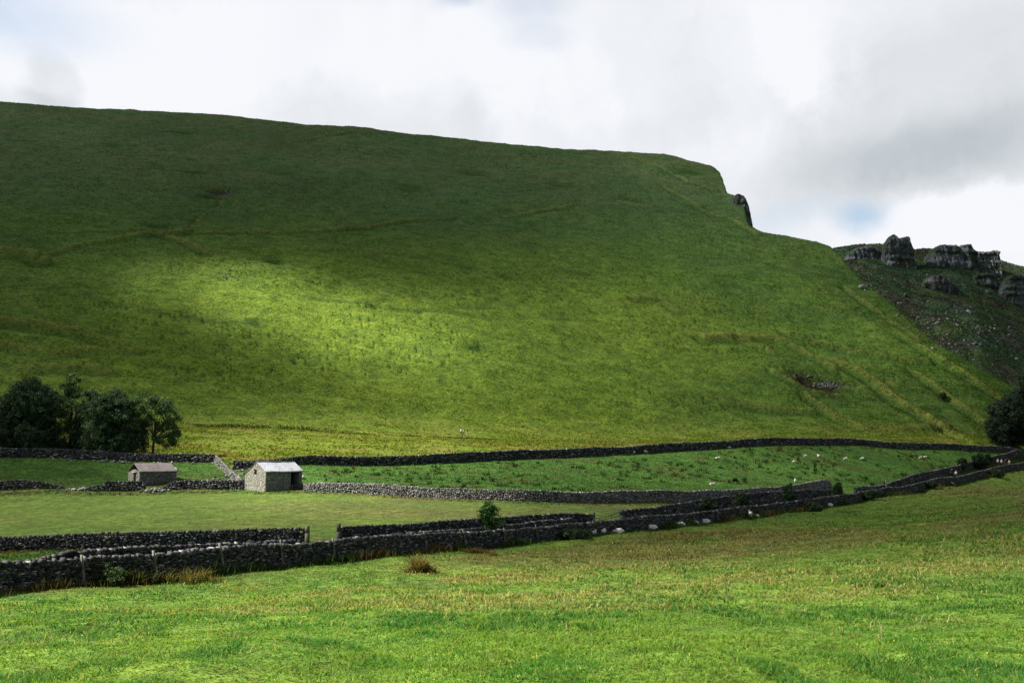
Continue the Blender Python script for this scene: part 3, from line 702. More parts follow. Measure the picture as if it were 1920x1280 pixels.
def lean_posts(wall, pxs, who, grp, side=-1, h=1.75, cat='fence post'):
    at, H, L = wall[1], wall[2], wall[3]
    ss = np.linspace(0, L, 3000); x, y, z, a, b = at(ss); ppx, _ = pix_of(x, y, z + .7)
    proto = None
    for k, px in enumerate(pxs):
        i = int(np.argmin(abs(ppx - px)))
        o_ = .40
        nx, ny = b[i], -a[i]
        if ny > 0: nx, ny = -nx, -ny                     # the side facing the viewer
        X, Y = x[i] + nx * o_, y[i] + ny * o_
        if proto is None:
            o = bar_mesh('fence_post', [((0, 0, -.3), (0, 0, h * .55), .11, .10), ((0, 0, h * .55 - .01), (.006, 0, h), .10, .095)], M_WOOD, (.17, .165, .13)); proto = o
        else:
            o = proto.copy(); COL.objects.link(o)
        o.location = (X, Y, ground(X, Y)); o.rotation_euler = (RNG.uniform(-.02, .05), -RNG.uniform(.10, .24), RNG.uniform(-.3, .3))
        o.scale = (1, 1, min(1.15, (H(np.array([ss[i]]))[0] + .25) / h * RNG.uniform(.95, 1.05)))
        tag(o, who[k] if isinstance(who, list) else who, cat, grp)
ordn = ['first', 'second', 'third', 'fourth', 'fifth', 'sixth', 'seventh', 'eighth', 'ninth', 'tenth', 'eleventh', 'twelfth', 'thirteenth', 'fourteenth', 'fifteenth', 'sixteenth', 'seventeenth', 'eighteenth', 'nineteenth', 'twentieth']
px1 = [150, 287, 412, 522, 619, 792, 867, 941, 1002, 1110, 1200, 1299, 1341, 1384, 1419, 1456, 1582, 1609]
lean_posts(r_w1, px1, ['weathered wooden post leaning on the nearest stone wall, %s from the left' % ordn[k] for k in range(len(px1))], 'posts against the nearest wall', h=1.8)
px2 = [780, 906, 1033, 1172, 1222, 1295]
lean_posts(r_w6, px2, ['pale wooden post on the wall below the hill, %s from the left' % ordn[k] for k in range(len(px2))], 'posts against the wall below the hill', h=1.8)
def gatepost(px, D, label, w_=.36, h=1.5, col=(.16, .16, .10)):
    X, Y = float(u_of(px)) * D, D; 
    o = bar_mesh('gatepost', [((0, 0, -.3), (.02, 0, h * .6), w_, w_ * .8), ((.02, 0, h * .6 - .02), (0, .02, h), w_ * .93, w_ * .74)], M_WOOD, col)
    o.location = (X, Y, ground(X, Y)); tag(o, label, 'gatepost', 'posts at the field gateways'); return o
gatepost(579.5, 85.6, 'stout mossy post at the left side of the gateway in the field wall', h=1.55)
gatepost(637.5, 86.6, 'stout dark post at the right side of the gateway in the field wall', h=1.6, col=(.09, .09, .07))
gatepost(1112, 105.6, 'thin grey post where the jagged wall ends by the sagging gate', w_=.3, h=1.35, col=(.1, .1, .09))
gatepost(1164, 110, 'thick dark pillar right of the sagging gate', w_=.6, h=1.45, col=(.09, .09, .085))
# sagging metal gate between the last two
gx0, gx1 = float(u_of(1115)) * 105.8, float(u_of(1162)) * 109.8
g0 = Vector((gx0, 105.8, ground(gx0, 105.8))); g1 = Vector((gx1, 109.8, ground(gx1, 109.8)))
gr = empty('sagging_gate', g0); tag(gr, 'sagging dark metal gate slung between the end post and the thick pillar', 'gate')
dv = g1 - g0
def gp(t, z): return (dv.x * t, dv.y * t, dv.z * t + z)
bar_mesh('rail', [(gp(0, .72), gp(.4, .74), .05, .05), (gp(.4, .74), gp(1, 1.25), .05, .05)], M_WOOD, (.05, .05, .05), gr)
bar_mesh('rail', [(gp(0, .35), gp(1, .8), .045, .045)], M_WOOD, (.05, .05, .05), gr)
bar_mesh('upright', [(gp(.62, .3), gp(.63, 1.0), .05, .05)], M_WOOD, (.06, .06, .06), gr)
bar_mesh('upright', [(gp(.18, .2), gp(.18, .8), .05, .05)], M_WOOD, (.06, .06, .06), gr)
# small marker post on the lane wall
gatepost(1658, 179, 'thin pale stake standing on the far lane wall', w_=.12, h=2.0, col=(.3, .29, .26))

# ------------------------------------------------------------------ tumbled stones in the gaps
def tumble(px, py_D, n, spread, label, name='fallen_stones', base=(.26, .25, .235)):
    X0, Y0 = float(u_of(px)) * py_D, py_D
    x = X0 + RNG.normal(0, spread[0], n); y = Y0 + RNG.normal(0, spread[1], n); z = terrain(x, y)
    r = RNG.uniform(.08, .24, n); q = np.exp(-((x - X0) / spread[0]) ** 2) * .25
    th = RNG.uniform(0, 6.28, n); tl = RNG.normal(0, .4, n)
    A = np.c_[np.cos(th), np.sin(th), tl * .5] * r[:, None]; B = np.c_[-np.sin(th), np.cos(th), 0 * th] * (r * .7)[:, None]; Cc = np.c_[-tl * .4, 0 * th, np.ones(n)] * (r * .5)[:, None]
    V, Fq = boxes(np.c_[x, y, z + r * .3 + q * RNG.random(n)], A, B, Cc, .3)
    o = mesh_np(name, V, Fq, M_STONE, np.repeat(stone_cols(n, base, .2), 8, 0)); tag(o, label, 'stones', kind='stuff')
tumble(292, 137, 150, (1.0, .5), 'pale stones fallen in the gap beside the broken wall', base=(.2, .195, .18))
tumble(157, 137.5, 90, (1.3, .4), 'low heap of stones trailing off the broken wall end')
tumble(220, 161 - 1.4, 50, (6, .5), 'stones fallen at the foot of the wall under the trees')
tumble(428, 147, 120, (2.2, 3.2), 'loose pale stones below the tumbled wall')
# ------------------------------------------------------------------ barns
def wall_panel(parent, name, o, ux, wid, prof, holes=(), thick=.5, base=(.19, .18, .165), light=.08, sl=.24, sh=.10, inward=1, quoins=()):
    """stone wall: o origin (local), ux unit vector along it, prof = [(x, height)...] top outline, holes = [(x0, x1, z0, z1)]"""
    ux = np.array(ux, float); nrm = np.array([ux[1], -ux[0], 0.]) * inward      # outward normal
    C0, A, B, Cc = [], [], [], []
    hmax = max(p[1] for p in prof); z = -.4
    topf = lambda x: np.interp(x, [p[0] for p in prof], [p[1] for p in prof])
    while z < hmax:
        ch = sh * RNG.uniform(.8, 1.2); zc = z + ch / 2; z += ch
        spans = [(0.0, wid)]
        for h in holes:
            if h[2] - .02 < zc < h[3] + .02:
                spans = [s2 for s_ in spans for s2 in ((s_[0], min(s_[1], h[0])), (max(s_[0], h[1]), s_[1])) if s2[1] - s2[0] > .05]
        for s0, s1 in spans:
            xx = s0
            while xx < s1 - .02:
                l = min(RNG.uniform(.5, 1.5) * sl, s1 - xx)
                if s1 - xx - l < .1: l = s1 - xx
                c = xx + l / 2; xx += l
                if zc + ch * .3 > topf(c): continue
                roll = RNG.normal(0, .03); d = RNG.normal(0, .008)
                C0.append(np.array(o) + ux * c - nrm * (.12 - d) + np.array([0, 0, zc])); A.append((ux * math.cos(roll) + np.array([0, 0, math.sin(roll)])) * l / 2 * 1.0)
                B.append(-nrm * .13); Cc.append((np.array([0, 0, math.cos(roll)]) - ux * math.sin(roll)) * ch / 2 * 1.0)
    C0, A, B, Cc = map(np.array, (C0, A, B, Cc))
    V, Fq = boxes(C0, A, B, Cc, .05)
    col = np.repeat(stone_cols(len(C0), base, light, sd=.26), 8, 0)
    # inner leaf: grid of cells behind the stones, skipping holes
    xs = sorted({0.0, wid, *[p[0] for p in prof], *[h[0] for h in holes], *[h[1] for h in holes]}); 
    zs = sorted({-.4, *[h[2] for h in holes], *[h[3] for h in holes]})
    vv, ff = [], []
    def cell(x0, x1, z0a, z1a, z0b, z1b):
        k = len(vv)
        for dpt in (.05, thick):
            for x_, za in ((x0, z0a), (x1, z0b), (x1, z1b), (x0, z1a)):
                vv.append(np.array(o) + ux * x_ - nrm * dpt + np.array([0, 0, za]))
        for f in BOXF: ff.append([k + i_ for i_ in f])
    for x0, x1 in zip(xs[:-1], xs[1:]):
        for i_, z0 in enumerate(zs):
            z1 = zs[i_ + 1] if i_ + 1 < len(zs) else None
            zm = (z0 + (z1 if z1 is not None else z0 + .1)) / 2; xm = (x0 + x1) / 2
            if any(h[0] < xm < h[1] and h[2] < zm < h[3] for h in holes): continue
            ta, tb = topf(x0 + 1e-4) - .06, topf(x1 - 1e-4) - .06
            cell(x0, x1, min(z0, ta), min(z1, ta) if z1 is not None else ta, min(z0, tb), min(z1, tb) if z1 is not None else tb)
    V2 = np.r_[V, np.array(vv)]; F2 = np.r_[Fq, np.array(ff) + len(V)]
    return mesh_np(name, V2, F2, M_STONE, np.r_[col, np.full((len(vv), 3), .11)], False, parent)
def mat_tin():
    t = NT('corrugated_tin'); tc = t.n('ShaderNodeTexCoord').outputs['Object']
    col = t.n('ShaderNodeAttribute', attribute_name='col').outputs['Color']
    mp = t.n('ShaderNodeMapping', ins={'Vector': tc, 'Scale': (3.2, .5, .5)}).outputs[0]
    st = t.noise(mp, 2.4, 5, .7); n2 = t.noise(tc, 1.1, 3)
    c = t.mix(t.math('MULTIPLY', t.rng(st, .50, .60, 0, 1), t.rng(n2, .38, .58, .2, .95)), col, (.15, .095, .07))
    c = colscale(t, c, t.rng(st, .3, .7, .7, 1.2))
    return t.done(t.n('ShaderNodeBsdfPrincipled', ins={'Base Color': c, 'Roughness': .55, 'Metallic': .15, 'Specular IOR Level': .4}).outputs[0])
M_TIN = mat_tin()
def roof_sheet(parent, name, e0, e1, r0, r1, mat, col, waves=True, th=.05, seed=0, wob=.02, n=120, edge=.0):
    """corrugated slope between eave line e0-e1 and ridge line r0-r1"""
    e0, e1, r0, r1 = map(np.array, (e0, e1, r0, r1)); m = 9
    s = np.linspace(0, 1, n)[:, None, None]; t = np.linspace(0, 1, m)[None, :, None]
    P = (e0 * (1 - s) + e1 * s) * (1 - t) + (r0 * (1 - s) + r1 * s) * t
    nr = np.cross(e1 - e0, r0 - e0); nr /= np.linalg.norm(nr)
    if nr[2] < 0: nr = -nr
    L = np.linalg.norm(e1 - e0)
    sheet = np.floor(s * L / .75)
    w_ = (.022 * np.sin(s * L / .152 * 2 * math.pi) if waves else 0) + wob * (_h(sheet, sheet * 0 + seed, 5) - .5) * 1.5 + .03 * (vn(s * 6, t * 3, seed) - .5)
    down = (e0 - r0) / np.linalg.norm(e0 - r0)
    P = P + nr * w_ + down * ((_h(sheet, sheet * 0, 9 + seed) - .5) * edge) * (1 - t)
    top = P.reshape(-1, 3); bot = (P - nr * th).reshape(-1, 3)
    idx = np.arange(n * m).reshape(n, m); q = np.stack([idx[:-1, :-1], idx[1:, :-1], idx[1:, 1:], idx[:-1, 1:]], -1).reshape(-1, 4)
    ring = np.r_[idx[:, 0], idx[-1, 1:], idx[-2::-1, -1], idx[0, -2:0:-1]]; r2 = np.roll(ring, -1)
    side = np.stack([ring, ring + n * m, r2 + n * m, r2], -1)
    cv = np.array(col) * (1 + .25 * (_h(sheet, sheet * 0, 3 + seed) - .5) + 0 * P[..., :1]) ; cv = cv.reshape(-1, 3)
    return mesh_np(name, np.r_[top, bot], np.r_[q, q[:, ::-1] + n * m, side], mat, np.r_[cv, cv * .5], False, parent)

def barn_frame(px, D): X = float(u_of(px)) * D; return X, D
c45, s45 = math.cos(math.radians(45)), math.sin(math.radians(45))
# --- big barn, local frame: origin at the front-left corner, x along the front wall, y along the gable (rotated 45 degrees)
X0, Y0 = barn_frame(500, 133); Z0 = float(tan_of(925.5)) * 133
big = empty('stone_barn', (X0, Y0, Z0), math.radians(45)); tag(big, 'larger grey stone barn with pale tin roof, open doorway and tiny gable window', 'barn', 'field barns')
GW, FL = 5.3, 5.6; EF, EB, RG, RP = 2.85, 2.45, 4.08, 2.4
BB = (.215, .205, .185)
# front wall faces -y ; gable faces -x ; back faces +y ; right gable faces +x
wall_panel(big, 'front_wall', (0, 0, 0), (1, 0, 0), FL, [(0, EF), (FL, EF)], [(3.85, 5.15, -.4, 2.9)], base=(.185, .18, .165))
g = wall_panel(big, 'gable_wall', (.003, 0, 0), (0, 1, 0), GW, [(0, EF), (RP, RG), (GW, EB)], [(2.3, 2.98, 2.45, 3.12)], inward=-1, base=(.27, .25, .215), light=.16)
wall_panel(big, 'rear_wall', (0, GW, 0), (1, 0, 0), FL, [(0, EB), (FL, EB)], inward=-1, base=BB)
wall_panel(big, 'gable_wall', (FL - .003, 0, 0), (0, 1, 0), GW, [(0, EF), (RP, RG), (GW, EB)], inward=1, base=BB)
bar_mesh('window_sill', [((.12, 2.3, 2.43), (.12, 2.98, 2.43), .08, .2)], M_STONE, (.26, .24, .21), big)
bar_mesh('lintel', [((.12, 2.2, 3.14), (.12, 3.08, 3.14), .08, .2)], M_STONE, (.26, .24, .21), big)
tin = (.33, .355, .40)
def rl(y, side=1): return EF + (RG - EF) * y / RP if y <= RP else RG + (EB - RG) * (y - RP) / (GW - RP)
ov = .16
roof_sheet(big, 'roof', (-.06, -ov * 1.3, rl(-ov * 1.3) + .09), (FL + .2, -ov * 1.3, rl(-ov * 1.3) + .09), (-.06, RP, RG + .1), (FL + .2, RP, RG + .1), M_TIN, tin, seed=1, edge=.16, n=240)
roof_sheet(big, 'roof', (-.06, GW + ov, EB - .02), (FL + .2, GW + ov, EB - .02), (-.06, RP + .01, RG + .09), (FL + .2, RP + .01, RG + .09), M_TIN, tin, seed=2, n=240)
bar_mesh('ridge_cap', [((-.1, RP, RG + .14), (FL + .23, RP, RG + .14), .05, .22)], M_TIN, (.42, .42, .43), big)
bar_mesh('lintel', [((3.7, .1, 2.80), (5.3, .1, 2.80), .12, .2)], M_WOOD, (.06, .05, .04), big)
bar_mesh('door_post', [((5.12, .06, -.3), (5.12, .06, 2.78), .1, .1)], M_WOOD, (.09, .08, .06), big)
hd = bar_mesh('hurdle', [((3.7, -.12, .95), (5.6, -.16, 1.0), .05, .12), ((3.7, -.12, .62), (5.6, -.16, .64), .05, .1), ((3.7, -.12, .3), (5.6, -.16, .3), .05, .1), ((4.0, -.13, -.1), (4.0, -.13, 1.1), .08, .06), ((5.5, -.16, -.1), (5.5, -.16, 1.15), .08, .06)], M_WOOD, (.20, .19, .16), big)
# --- small barn
X1, Y1 = barn_frame(264, 143.5); Z1 = -5.5
sm = empty('stone_barn', (X1, Y1, Z1), math.radians(45)); tag(sm, 'small low stone barn with brownish tin roof and crumbling doorway gable', 'barn', 'field barns')
gw, fl, ef, rg = 3.7, 5.6, 1.75, 2.85
wall_panel(sm, 'front_wall', (0, 0, 0), (1, 0, 0), fl, [(0, ef), (fl, ef)], base=(.15, .145, .14), sh=.14)
wall_panel(sm, 'rear_wall', (0, gw, 0), (1, 0, 0), fl, [(0, ef), (fl, ef)], inward=-1, base=BB)
wall_panel(sm, 'gable_wall', (.003, 0, 0), (0, 1, 0), gw, [(0, ef), (1.2, 2.05), (1.85, 2.15), (2.6, 1.95), (gw, ef * .95)], [(1.15, 2.0, -.4, 1.62)], inward=-1, base=(.36, .33, .28), light=.3)
wall_panel(sm, 'gable_wall', (fl - .003, 0, 0), (0, 1, 0), gw, [(0, ef), (gw / 2, rg), (gw, ef)], inward=1, base=BB)
br = (.225, .200, .200)
roof_sheet(sm, 'roof', (-.05, -.2, ef - .02), (fl + .05, -.2, ef - .02), (-.05, gw / 2, rg + .1), (fl + .05, gw / 2, rg + .1), M_TIN, br, seed=4, edge=.08, n=240)
roof_sheet(sm, 'roof', (-.05, gw + .2, ef - .02), (fl + .05, gw + .2, ef - .02), (-.05, gw / 2 + .01, rg + .09), (fl + .05, gw / 2 + .01, rg + .09), M_TIN, br, seed=5, n=240)
bar_mesh('lintel', [((.0, .95, 1.70), (.0, 2.3, 1.66), .17, .28)], M_STONE, (.50, .46, .40), sm)
bar_mesh('rafter', [((.12, .1, ef + .08), (.12, gw / 2, rg + .0), .09, .08), ((.12, gw - .1, ef + .08), (.12, gw / 2, rg + .0), .09, .08)], M_WOOD, (.09, .07, .055), sm)
bar_mesh('kneeler_stone', [((fl + .16, -.1, ef + .02), (fl + .16, .8, ef + .52), .3, .16)], M_STONE, (.30, .28, .25), sm, .1)
bar_mesh('ridge_stone', [((fl + .14, gw / 2 - .15, rg + .0), (fl + .14, gw / 2 + .1, rg + .26), .28, .22)], M_STONE, (.30, .28, .25), sm, .1)
# wall stub between the big barn and the pale wall
pa = np.array([[X0 + c45 * FL + .2, Y0 + s45 * FL - .3], [float(u_of(582)) * 130 , 130.6]])
dry_wall('stone_wall', 'short dark wall stub between the barn doorway and the pale wall', pa, 1.15, sl=.36, sh=.15, base=(.08, .08, .08), smooth=False)
# ------------------------------------------------------------------ grass blades
def blades(name, X, Y, Z, h, w, col, lean, tipcol=1.25, seg=2, parent=None, mat=None):
    n = len(X); th = RNG.uniform(0, 2 * math.pi, n); ld = RNG.uniform(0, 2 * math.pi, n)
    ax, ay = np.cos(th), np.sin(th); lx, ly = np.cos(ld) * lean * h, np.sin(ld) * lean * h
    b = np.stack([X, Y, Z - .02], -1); d = np.stack([ax, ay, 0 * ax], -1) * (w / 2)[:, None]
    if seg == 1:
        tip = b + np.stack([lx, ly, h], -1)
        V = np.stack([b - d, b + d, tip], 1).reshape(-1, 3); Fq = np.arange(3 * n).reshape(n, 3)
        cc = np.stack([col * .8, col * .8, col * tipcol], 1).reshape(-1, 3)
    else:
        mid = b + np.stack([lx * .35, ly * .35, h * .55], -1); tip = b + np.stack([lx, ly, h * (1 - .25 * lean)], -1)
        V = np.stack([b - d, b + d, mid + d * .8, mid - d * .8, tip], 1).reshape(-1, 3)
        i = 5 * np.arange(n)[:, None]; Fq = np.concatenate([i + [0, 1, 2], i + [0, 2, 3], i + [3, 2, 4]])
        cc = np.stack([col * .75, col * .75, col, col, col * tipcol], 1).reshape(-1, 3)
    return mesh_np(name, V, Fq, mat or M_BLADE, np.clip(cc, .003, .9), False, parent)
def land_at(X, Y):
    z, isfar, D, u, dry, lush, dark, hillw, mw, field, bank = terrain(X, Y, True)
    return z, land_color(X, Y, z, isfar, D, u, dry, lush, dark, hillw, mw, field, bank), D, u, isfar, hillw, field
def meadow_grass():
    N = 520000
    e = -.25; r = RNG.random(N); D = (7.0 ** e + r * (250.0 ** e - 7.0 ** e)) ** (1 / e)
    u = RNG.uniform(-.68, .68, N); m = D < B1(u) - .35
    X, Y = (u * D)[m], D[m]; D = Y; u = u[m]
    z, c, _, _, _, _, _ = land_at(X, Y); n = len(X)
    dry = dry_meadow(X, Y, D, u)
    tus = sst(fbm(X / .8, Y / 2.0, 101, 3) * .55 + fbm(X / 5, Y / 9, 102, 2) * .45, .52, .60)        # lush dark tussocks
    hv = fbm(X / 1.6, Y / 3.4, 103, 3)
    h = (.035 + .075 * hv) * RNG.uniform(.6, 1.4, n) * (1 + .9 * tus) * (1 + .7 * dry * (D > 20))
    h = h * np.interp(D, [8, 25, 60, 250], [.85, 1, 1.3, 1.9])
    w_ = np.maximum(.007, .00105 * D) * RNG.uniform(.7, 1.3, n)
    pal = np.array([[.096, .225, .024], [.138, .260, .032], [.066, .185, .024], [.185, .272, .046], [.26, .28, .09]])
    k = RNG.choice(5, n, p=[.34, .28, .2, .12, .06]); col = pal[k]
    mot = fbm(X / 2.2, Y / 5, 105, 4)
    mo2 = fbm(X / .7, Y / 1.7, 107, 3)
    col = lerp(np.tile(C(.056, .165, .020), (n, 1)), col, sst(mo2, .36, .54) * .85 + .15)
    col = lerp(col, C(.160, .245, .026), .45 * sst(mot, .47, .64))
    col = lerp(col, np.tile(C(.044, .145, .028), (n, 1)), .78 * tus * (RNG.random(n) < .85))
    col = lerp(col, np.tile(C(.135, .135, .040), (n, 1)), .7 * olive(X, Y, D, u))
    straw = RNG.random(n) < dry * .8 + .035
    sc = lerp(C(.28, .275, .09), C(.21, .15, .06), sst(fbm(X / 7, Y / 5, 106, 3), .47, .62) * sst(D, 38, 60))
    col = np.where(straw[:, None], sc * RNG.uniform(.7, 1.35, (n, 1)), col)
    fade = sst(D, 60, 180)[:, None]; col = col * (1 - fade * .7) + c * 1.15 * fade * .7
    col = col * RNG.uniform(.75, 1.3, (n, 1))
    o = blades('meadow_grass', X, Y, z, h, w_, col, RNG.uniform(.4, 1.5, n)); tag(o, 'lush green and straw coloured grass of the near meadow', 'grass', kind='stuff')
    # tall straw-coloured seed stems
    N = 20000; D = np.exp(RNG.uniform(np.log(9), np.log(95), N)); u = RNG.uniform(-.66, .66, N); d = dry_meadow(u * D, D, D, u)
    m = (D < B1(u) - .8) & (RNG.random(N) < .02 + .9 * d); D, u = D[m], u[m]; n = len(D)
    o = blades('seed_stems', u * D, D, terrain(u * D, D), RNG.uniform(.14, .34, n) * np.interp(D, [8, 20], [.6, 1]), np.maximum(.006, .0009 * D), C(.34, .31, .15) * RNG.uniform(.6, 1.3, (n, 1)), RNG.uniform(.3, 1.2, n), 1.5)
    tag(o, 'pale seeding grass stems standing above the meadow', 'grass', kind='stuff')
    # few yellow flowers
    n = 60; D = np.exp(RNG.uniform(np.log(9), np.log(30), n)); u = RNG.uniform(-.6, .6, n); X, Y = u * D, D; z = terrain(X, Y) + RNG.uniform(.05, .13, n)
    r = RNG.uniform(.007, .011, n)[:, None]
    a = RNG.normal(0, 1, (n, 3)); a /= np.linalg.norm(a, axis=1)[:, None]; b = np.cross(a, RNG.normal(0, 1, (n, 3))); b /= np.linalg.norm(b, axis=1)[:, None]; cc = np.cross(a, b)
    V, Fq = boxes(np.c_[X, Y, z], a * r, b * r, cc * r * .5, .3)
    tag(mesh_np('buttercups', V, Fq, M_LEAF, np.tile(C(.75, .58, .03), (len(V), 1))), 'tiny yellow buttercups dotted through the near meadow', 'flowers', kind='stuff')
meadow_grass()
def far_grass():
    # hillside tussocks
    N = 420000; px = RNG.uniform(-150, 2000, N); u = u_of(px)
    db, dc = np.interp(u, UG, DBG), np.interp(u, UG, DCA)
    lo = B4(u); D = lo + RNG.random(N) ** 1.12 * (dc + 10 - lo)
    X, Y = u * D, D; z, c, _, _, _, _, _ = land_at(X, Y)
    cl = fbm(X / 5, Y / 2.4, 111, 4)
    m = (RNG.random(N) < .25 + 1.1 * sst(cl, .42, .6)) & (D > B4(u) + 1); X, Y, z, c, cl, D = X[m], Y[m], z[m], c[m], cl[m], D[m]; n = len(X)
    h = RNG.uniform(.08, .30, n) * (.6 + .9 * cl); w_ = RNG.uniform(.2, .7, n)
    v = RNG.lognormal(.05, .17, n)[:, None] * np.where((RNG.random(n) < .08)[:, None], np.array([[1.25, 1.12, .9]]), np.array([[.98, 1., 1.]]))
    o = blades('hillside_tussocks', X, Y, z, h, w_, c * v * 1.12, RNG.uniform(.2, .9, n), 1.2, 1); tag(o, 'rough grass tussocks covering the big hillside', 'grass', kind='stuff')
    N = 90000; px = RNG.uniform(1540, 2000, N); u = u_of(px); D = RNG.uniform(330, 575, N); X, Y = u * D, D; z, c, _, _, isf, _, _ = land_at(X, Y); m = isf & (RNG.random(N) < .3 + sst(fbm(X / 6, Y / 6, 115, 3), .4, .6)); n = int(m.sum())
    o = blades('far_tussocks', X[m], Y[m], z[m], RNG.uniform(.2, .7, n), RNG.uniform(.4, 1.1, n), c[m] * RNG.lognormal(0, .35, n)[:, None], RNG.uniform(.2, .9, n), 1.2, 1); tag(o, 'dark rough grass tussocks on the distant rocky hillside', 'grass', kind='stuff')
    # pasture, lane, field edge
    N = 150000; px = RNG.uniform(-120, 2000, N); u = u_of(px); b2, b3, b4 = B2(u), B3(u), B4(u); b1 = B1(u)
    D = b1 + RNG.random(N) * (b4 - b1); X, Y = u * D, D; z, c, _, _, _, _, field = land_at(X, Y)
    edge = np.minimum.reduce([abs(D - b2), abs(D - b3 + 1.2), abs(D - b4)])
    rough = np.where(field, .25 + .9 * (edge < 1.6), np.where(edge < 1.6, 1.6, .9)); m = RNG.random(N) < np.where(field & (edge > 1.6), .45, 1)
    m &= ~((abs(D - b2) < .5) | (abs(D - b3) < .5) | (abs(D - b4) < .6))
    X, Y, z, c, D, rough = X[m], Y[m], z[m], c[m], D[m], rough[m]; n = len(X)
    o = blades('pasture_grass', X, Y, z, RNG.uniform(.05, .18, n) * rough, RNG.uniform(.12, .4, n), c * RNG.lognormal(.1, .13, n)[:, None], RNG.uniform(.2, .9, n), 1.2, 1)
    tag(o, 'grass tufts of the fields between the stone walls', 'grass', kind='stuff')
    # dark rush clumps in the pasture
    cx_, cd_ = [], []
    K = 950; px = np.r_[RNG.uniform(600, 1800, K // 2), RNG.normal(1450, 190, K // 2)]; u = u_of(px); f = RNG.uniform(.06, .94, len(px)); D = B3(u) + 1.5 + f * (B4(u) - B3(u) - 3)
    keep = (fbm(u * D / 10, D / 10, 121, 3) > .47) & (px < 1830) & (B4(u) - B3(u) > 8); u, D = u[keep], D[keep]
    rep = RNG.integers(8, 30, len(u)); X = np.repeat(u * D, rep); Y = np.repeat(D, rep); s_ = np.repeat(RNG.uniform(.12, .42, len(u)), rep)
    X = X + RNG.normal(0, 1, len(X)) * s_; Y = Y + RNG.normal(0, 1, len(X)) * s_ * .7; n = len(X)
    hs_ = np.repeat(RNG.uniform(.25, .75, len(u)), rep); br_ = np.repeat(RNG.random(len(u)) < .25, rep)
    o = blades('rushes', X, Y, terrain(X, Y), hs_ * RNG.uniform(.6, 1.2, n), RNG.uniform(.05, .14, n), np.where(br_[:, None], C(.075, .050, .022), C(.018, .040, .012)) * RNG.uniform(.6, 1.5, (n, 1)), RNG.uniform(.1, .7, n), 1.3, 1)
    tag(o, 'dark rush clumps dotted over the grazed pasture', 'rushes', kind='stuff')
    # bank of rushes beside the hill path
    w_ = unproject(np.linspace(200, 1260, 500), np.interp(np.linspace(200, 1260, 500), [200, 340, 500, 640, 760, 870, 980, 1100, 1260], [799, 799, 802, 812, 817, 822, 825, 827, 828]), terrain)
    i = RNG.integers(60, 500, 6500); i = i[fbm(w_[i, 0] / 9, w_[i, 1] / 9, 131, 3) > .46]; n = len(i)
    X = w_[i, 0] + RNG.normal(0, .5, n); Y = w_[i, 1] + RNG.normal(0, .45, n)
    o = blades('path_rushes', X, Y, terrain(X, Y), RNG.uniform(.12, .42, n), RNG.uniform(.1, .3, n), C(.030, .048, .014) * RNG.uniform(.6, 1.6, (n, 1)), RNG.uniform(.1, .7, n), 1.2, 1)
    tag(o, 'dark rushes growing along the path bank below the hill', 'rushes', kind='stuff')
far_grass()

# ------------------------------------------------------------------ trees and bushes
def tube(pts, rad, sides=7):
    pts = np.array(pts, float); n = len(pts); V = []
    for i in range(n):
        t = pts[min(i + 1, n - 1)] - pts[max(i - 1, 0)]; t /= np.linalg.norm(t) + 1e-9
        a = np.cross(t, [0.3, 1, .1]); a /= np.linalg.norm(a); b = np.cross(t, a)
        an = np.linspace(0, 2 * math.pi, sides, endpoint=False)
        V.append(pts[i] + rad[i] * (np.cos(an)[:, None] * a + np.sin(an)[:, None] * b))
    V = np.concatenate(V); i = np.arange(n - 1)[:, None] * sides; k = np.arange(sides)[None]
    Fq = np.stack([i + k, i + (k + 1) % sides, i + (k + 1) % sides + sides, i + k + sides], -1).reshape(-1, 4)
    return V, Fq
def leaves(cent, rad, per, size, col, var=.35, rng=RNG, squash=.8):
    n = len(cent) * per
    c = np.repeat(cent, per, 0); r = np.repeat(rad, per)
    d = rng.normal(0, 1, (n, 3)); d /= np.linalg.norm(d, axis=1)[:, None]
    p = c + d * (r * rng.random(n) ** .45)[:, None] * np.array([1, 1, squash])
    nrm = d * .7 + rng.normal(0, .6, (n, 3)); nrm /= np.linalg.norm(nrm, axis=1)[:, None]
    a = np.cross(nrm, rng.normal(0, 1, (n, 3))); a /= np.linalg.norm(a, axis=1)[:, None]; b = np.cross(nrm, a)
    s = (size * rng.uniform(.6, 1.4, n))[:, None]
    V = np.stack([p - a * s * .5, p + b * s * .32, p + a * s * .5, p - b * s * .32], 1).reshape(-1, 3); Fq = np.arange(4 * n).reshape(n, 4)
    cl = np.repeat(rng.lognormal(0, .38, len(cent)), per) * rng.lognormal(0, var, n)
    return V, Fq, np.repeat(np.array(col) * cl[:, None] * (1 + rng.uniform(-.12, .12, (n, 3))), 4, 0)
